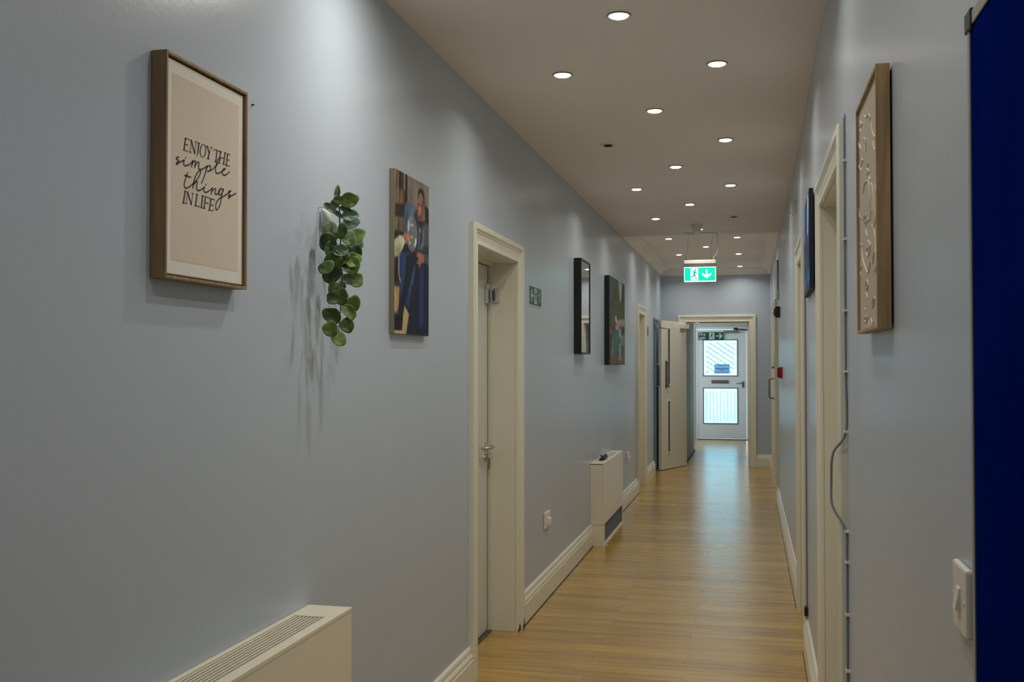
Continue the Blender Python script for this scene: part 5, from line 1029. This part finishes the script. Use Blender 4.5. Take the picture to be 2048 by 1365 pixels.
# cables
cb = thing('wall_cable', 'thin grey cable clipped down the wall beside the nearest right hand door frame', 'cable', RW((2.99, 1.2, 0)))
mb = MB(RW)
cpts = [(3.030, 2.150, 0.004), (3.022, 2.146, 0.005), (3.018, 2.10, 0.005), (3.022, 1.8, 0.005), (3.024, 1.43, 0.005), (3.026, 1.265, 0.005), (3.052, 1.20, 0.038), (3.070, 1.12, 0.042), (3.060, 1.05, 0.040), (3.030, 0.99, 0.008), (3.026, 0.92, 0.005), (3.026, 0.70, 0.005), (3.028, 0.4, 0.005), (3.03, 0.185, 0.005)]
def smooth_path(P, m=5):
    Q = [P[0]] + P + [P[-1]]; o = []
    for i in range(1, len(Q) - 2):
        for j in range(m):
            t = j / m
            o.append(tuple(.5 * (2 * Q[i][d] + (Q[i + 1][d] - Q[i - 1][d]) * t + (2 * Q[i - 1][d] - 5 * Q[i][d] + 4 * Q[i + 1][d] - Q[i + 2][d]) * t * t + (3 * Q[i][d] - Q[i - 1][d] - 3 * Q[i + 1][d] + Q[i + 2][d]) * t ** 3) for d in range(3)))
    return o + [P[-1]]
mb.tube(smooth_path(cpts), 0.0034, 8); build('cable_run', mb, M['cable'], cb, smooth=True)
for z in (2.02, 1.80, 1.60, 1.43, 1.262, 0.985, 0.90, 0.755, 0.60, 0.40):
    mb = MB(RW); mb.box((3.014, z - 0.003, 0.0), (3.038, z + 0.003, 0.0105)); build('clip', mb, M['white_plastic'], cb)
cb2 = thing('wall_cable', 'thin dark cable dropping from the blue picture down beside the second right hand door frame', 'cable', RW((5.44, 1.0, 0)))
mb = MB(RW); mb.tube([(5.438, 1.80, 0.004), (5.438, 1.0, 0.004), (5.438, 0.23, 0.004)], 0.0035, 6); build('cable_run', mb, M['cable'], cb2)
mb = MB(RW); mb.box((5.405, 0.19, 0), (5.445, 0.232, 0.018)); build('cable_end', mb, M['black'], cb2, bevel=0.002)

# ------------------------------------------------------------------ blue noticeboard, right edge
nb = thing('noticeboard', 'royal blue felt noticeboard with metal edge at the right side of the picture', 'noticeboard', RW((0.75, 1.3, 0)))
mb = MB(RW); mb.box((0.25, 0.66, 0.001), (1.300, 1.860, 0.010)); build('felt_panel', mb, M['felt'], nb)
mb = MB(RW)
mb.box((1.300, 0.645, 0.001), (1.312, 1.862, 0.012)); mb.box((0.235, 0.645, 0.001), (0.25, 1.862, 0.012)); mb.box((0.25, 0.645, 0.001), (1.300, 0.66, 0.012)); mb.box((0.25, 1.846, 0.001), (1.300, 1.862, 0.012))
build('metal_edge', mb, M['alu'], nb, bevel=0.001)
mb = MB(RW); mb.box((1.285, 1.842, 0.001), (1.318, 1.866, 0.014)); build('corner_cap', mb, M['black'], nb, bevel=0.002)

# ------------------------------------------------------------------ pictures
def frame_box(f, a0, a1, z0, z1, n0, n1, lip, parent, m, name='frame', back=0.0):
    mb = MB(f)
    mb.box((a0, z0, n0), (a0 + lip, z1, n1)); mb.box((a1 - lip, z0, n0), (a1, z1, n1)); mb.box((a0 + lip, z0, n0), (a1 - lip, z0 + lip, n1)); mb.box((a0 + lip, z1 - lip, n0), (a1 - lip, z1, n1))
    return build(name, mb, m, parent, bevel=0.0008)
# quote canvas
a0, a1, z0, z1 = 1.975, 2.342, 1.634, 2.123
pq = thing('framed_quote', 'oak framed beige quote print, nearest picture on the left wall', 'picture', LW(((a0 + a1) / 2, (z0 + z1) / 2, 0)))
frame_box(LW, a0, a1, z0, z1, 0.001, 0.038, 0.007, pq, M['oak'])
mb = MB(LW); mb.box((a0 + 0.007, z0 + 0.007, 0.001), (a1 - 0.007, z1 - 0.007, 0.006)); build('backing', mb, M['dark'], pq)
mb = MB(LW); mb.box((a0 + 0.011, z0 + 0.011, 0.006), (a1 - 0.011, z1 - 0.011, 0.0305)); cv = build('canvas', mb, M['paper'], pq, bevel=0.002)
mb = MB(LW); mb.box((a0 + 0.034, z0 + 0.042, 0.0305), (a1 - 0.034, z1 - 0.040, 0.0309)); build('beige_print', mb, M['print_beige'], cv)
for upper in (True, False):
    mb = MB(LW)
    for w_, pts in D_strokes:
        if (pts[0][1] > 1.865) == upper: ribbon(mb, pts, w_, 0.0315)
    build('serif_lettering', mb, M['ink'], cv)
mb = MB(LW)
for w_, pts in D_script: ribbon(mb, pts, w_, 0.0319)
build('script_lettering', mb, M['ink'], cv)

# photo canvas
a0, a1, z0, z1 = 3.482, 3.884, 1.560, 2.148
ph = thing('photo_canvas', 'photo canvas of a seated man in blue jeans beside the hanging plant', 'picture', LW(((a0 + a1) / 2, (z0 + z1) / 2, 0)))
mb = MB(LW); mb.box((a0, z0, 0.001), (a1, z1, 0.019)); build('stretched_edge', mb, mat('canvas_edge', (0.22, 0.19, 0.13), 0.8), ph, bevel=0.001)
paint_rect('printed_photo', 110, 170, D_man, lambda u, v: LW((a0 + u * (a1 - a0), z1 - v * (z1 - z0), 0.0195)), ph, M['print'], gain=1.45)

# framed mirror
a0, a1, z0, z1 = 7.440, 7.880, 1.525, 2.225
mi = thing('framed_mirror', 'tall narrow mirror in a deep black box frame on the left wall', 'mirror', LW(((a0 + a1) / 2, (z0 + z1) / 2, 0)))
frame_box(LW, a0, a1, z0, z1, 0.001, 0.055, 0.013, mi, M['black'])
mb = MB(LW); mb.box((a0 + 0.013, z0 + 0.013, 0.001), (a1 - 0.013, z1 - 0.013, 0.050)); build('mirror_glass', mb, M['mirror'], mi)

# painted canvas
a0, a1, z0, z1 = 9.06, 10.20, 1.445, 2.235
pc = thing('painted_canvas', 'dark green landscape painting with pale figures on canvas above the far heater', 'picture', LW(((a0 + a1) / 2, (z0 + z1) / 2, 0)))
mb = MB(LW); mb.box((a0, z0, 0.001), (a1, z1, 0.044)); build('stretched_edge', mb, M['black'], pc, bevel=0.001)
paint_rect('painting', 100, 110, D_paint, lambda u, v: LW((a0 + u * (a1 - a0), z1 - v * (z1 - z0), 0.0446)), pc, M['print'], gain=1.3)

# blue canvas on the right wall
pb = thing('blue_canvas', 'blue abstract canvas on the right wall between the two nearest door frames', 'picture', RW((4.85, 1.98, 0)))
def BC(p):    # slightly away from the wall at its near edge
    a = p[0]; t = (a - 4.5) / 0.68
    return (XR + xr(a) - (p[2] + (0.006 * (1 - t))), a, p[1])
mb = MB(BC); mb.box((4.50, 1.770, 0.001), (5.18, 2.190, 0.018)); build('stretched_edge', mb, mat('dark_blue_edge', (0.006, 0.012, 0.035), 0.6, var=0.6, vscale=40), pb)
BL = [((20, 34, 66), .1, 1, [(0, 0), (1, 0), (1, 1), (0, 1)]), ((70, 130, 180), .06, 1, [(.75, 0), (1, 0), (1, .42), (.8, .38)]), ((30, 60, 110), .06, 1, [(.5, 0), (.75, 0), (.8, .4), (.55, .45)]),
      ((150, 165, 175), .05, 1, [(.12, .05), (.3, .0), (.36, .4), (.2, .42)]), ((52, 44, 92), .06, 1, [(.4, .4), (.7, .42), (.65, .55), (.4, .52)]), ((34, 58, 84), .08, 1, [(.3, .55), (1, .5), (.95, .85), (.4, .85)]),
      ((64, 70, 110), .05, 1, [(.5, .85), (.9, .8), (.95, .95), (.5, .98)]), ((20, 80, 160), .05, 1, [(0, .8), (.3, .8), (.3, .93), (0, .93)]), ((90, 110, 140), .02, 1, [(.2, .45), (.26, .45), (.26, .5), (.2, .5)])]
paint_rect('painting', 60, 60, BL, lambda u, v: BC((4.50 + u * 0.68, 2.190 - v * 0.42, 0.0186)), pb, M['print'], gain=2.0)

# relief picture in oak box frame, right wall
a0, a1, z0, z1 = 2.062, 2.440, 1.518, 2.022
rp = thing('framed_relief', 'light oak box framed picture with cream raised lines on the right wall', 'picture', RW(((a0 + a1) / 2, (z0 + z1) / 2, 0)))
frame_box(RW, a0, a1, z0, z1, 0.004, 0.030, 0.007, rp, M['oak_light'])
mb = MB(RW); mb.box((a0 + 0.012, z0 + 0.012, 0.0), (a1 - 0.012, z1 - 0.012, 0.004)); build('spacer', mb, M['dark'], rp)
mb = MB(RW); mb.box((a0 + 0.007, z0 + 0.007, 0.006), (a1 - 0.007, z1 - 0.007, 0.0235)); pn = build('relief_panel', mb, M['relief_panel'], rp)
mb = MB(RW)
for pts in D_relief:
    mb.tube([(min(max(p[0], a0 + 0.012), a1 - 0.012), min(max(p[1], z0 + 0.012), z1 - 0.012), 0.0243) for p in pts], 0.0014, 6)
build('raised_lines', mb, M['relief_line'], pn, smooth=True)

# nail
mb = MB(LW); mb.tube([(2.437, 2.1183, 0.0), (2.437, 2.1183, 0.006)], 0.0022, 8)
tag(build('nail', mb, M['dark'], loc=LW((2.437, 2.1183, 0))), 'tiny dark nail in the wall at the right of the quote print', 'nail')

# ------------------------------------------------------------------ trailing eucalyptus
pt = thing('trailing_plant', 'trailing green eucalyptus garland hanging on the left wall between quote print and photo', 'plant', LW((2.85, 1.97, 0)))
mb = MB(); mb.tube(D_stem, [0.0022] * 8 + [0.0016] * (len(D_stem) - 8), 6)
for a, b in D_twigs: mb.tube([a, b], 0.0012, 5)
build('stem', mb, M['stem'], pt)
hkm = MB(LW); hkm.tube([(2.875, 1.912, 0.006), (2.877, 1.900, 0.016), (2.88, 1.885, 0.020), (2.882, 1.868, 0.016), (2.880, 1.855, 0.006)], [0.004, 0.012, 0.0145, 0.012, 0.005], 14)
build('pale_bud', hkm, M['white_leaf'], pt, smooth=True)
hk_ = MB(LW); hk_.tube([(2.86, 1.915, 0), (2.855, 1.917, 0.05), (2.85, 1.912, 0.085)], 0.0016, 6); build('hook', hk_, M['steel'], pt)
LEAF_K = 1.42
vs_, fs_, cols_ = [], [], []
rl = random.Random(11)
lc = [(0.060, 0.105, 0.026), (0.095, 0.170, 0.105), (0.125, 0.200, 0.040)]
cam_p = Vector((0, 0, EYE))
for (x, y, z, r, asp, ang, ci) in D_leaves:
    r *= LEAF_K
    c = Vector((x, y, z))
    view = (cam_p - c).normalized()
    nrm = (view + Vector((rl.uniform(-.25, .45), rl.uniform(-.35, .25), rl.uniform(-.1, .5)))).normalized()
    right = Vector((0, 0, 1)).cross(nrm).normalized()      # picture-right seen from the corridor
    up = nrm.cross(right)
    an = math.radians(ang)
    ax = up * math.cos(an) + right * math.sin(an)          # long axis
    bx = up * -math.sin(an) + right * math.cos(an)
    n0 = len(vs_)
    rings, seg = 5, 20
    base = lc[ci]; tone = rl.uniform(0.75, 1.25)
    vs_.append(tuple(c - nrm * r * 0.10)); cols_.append([q * tone * 1.15 for q in base])
    for i in range(1, rings + 1):
        rr = i / rings
        for k in range(seg):
            t = 2 * math.pi * k / seg
            wob = 1 + 0.05 * math.sin(3 * t + ang) + 0.03 * math.sin(5 * t + ci)
            ct, st = math.cos(t), math.sin(t)
            tip = 1.0 + 0.10 * max(0, ct) ** 6
            cup = (-0.10 + 0.26 * rr * rr * abs(st) - 0.12 * rr * rr * ct + 0.05 * rr * math.sin(4 * t + ang)) * r
            vs_.append(tuple(c + ax * (ct * r * rr * wob * tip) + bx * (st * r * rr * asp * wob) + nrm * cup))
            vein = 0.25 if abs(st) < 0.16 else 0
            edge = -0.12 if rr > 0.9 else 0
            cols_.append([q * tone * (1 + vein + edge + 0.12 * math.sin(7 * t) * rr) for q in base])
    for k in range(seg): fs_.append((n0, n0 + 1 + k, n0 + 1 + (k + 1) % seg))
    for i in range(rings - 1):
        for k in range(seg):
            a = n0 + 1 + i * seg + k; b = n0 + 1 + i * seg + (k + 1) % seg
            fs_.append((a, a + seg, b + seg, b))
me = bpy.data.meshes.new('foliage')
org = pt.location
me.from_pydata([tuple(Vector(p) - org) for p in vs_], [], fs_)
ca = me.color_attributes.new('Col', 'FLOAT_COLOR', 'POINT')
flat = np.ones((len(vs_), 4)); flat[:, :3] = np.array(cols_); ca.data.foreach_set('color', flat.ravel())
me.materials.append(M['leaf'])
for p in me.polygons: p.use_smooth = True
fo = bpy.data.objects.new('foliage', me); scene.collection.objects.link(fo); fo.parent = pt
so = fo.modifiers.new('thick', 'SOLIDIFY'); so.thickness = 0.0006
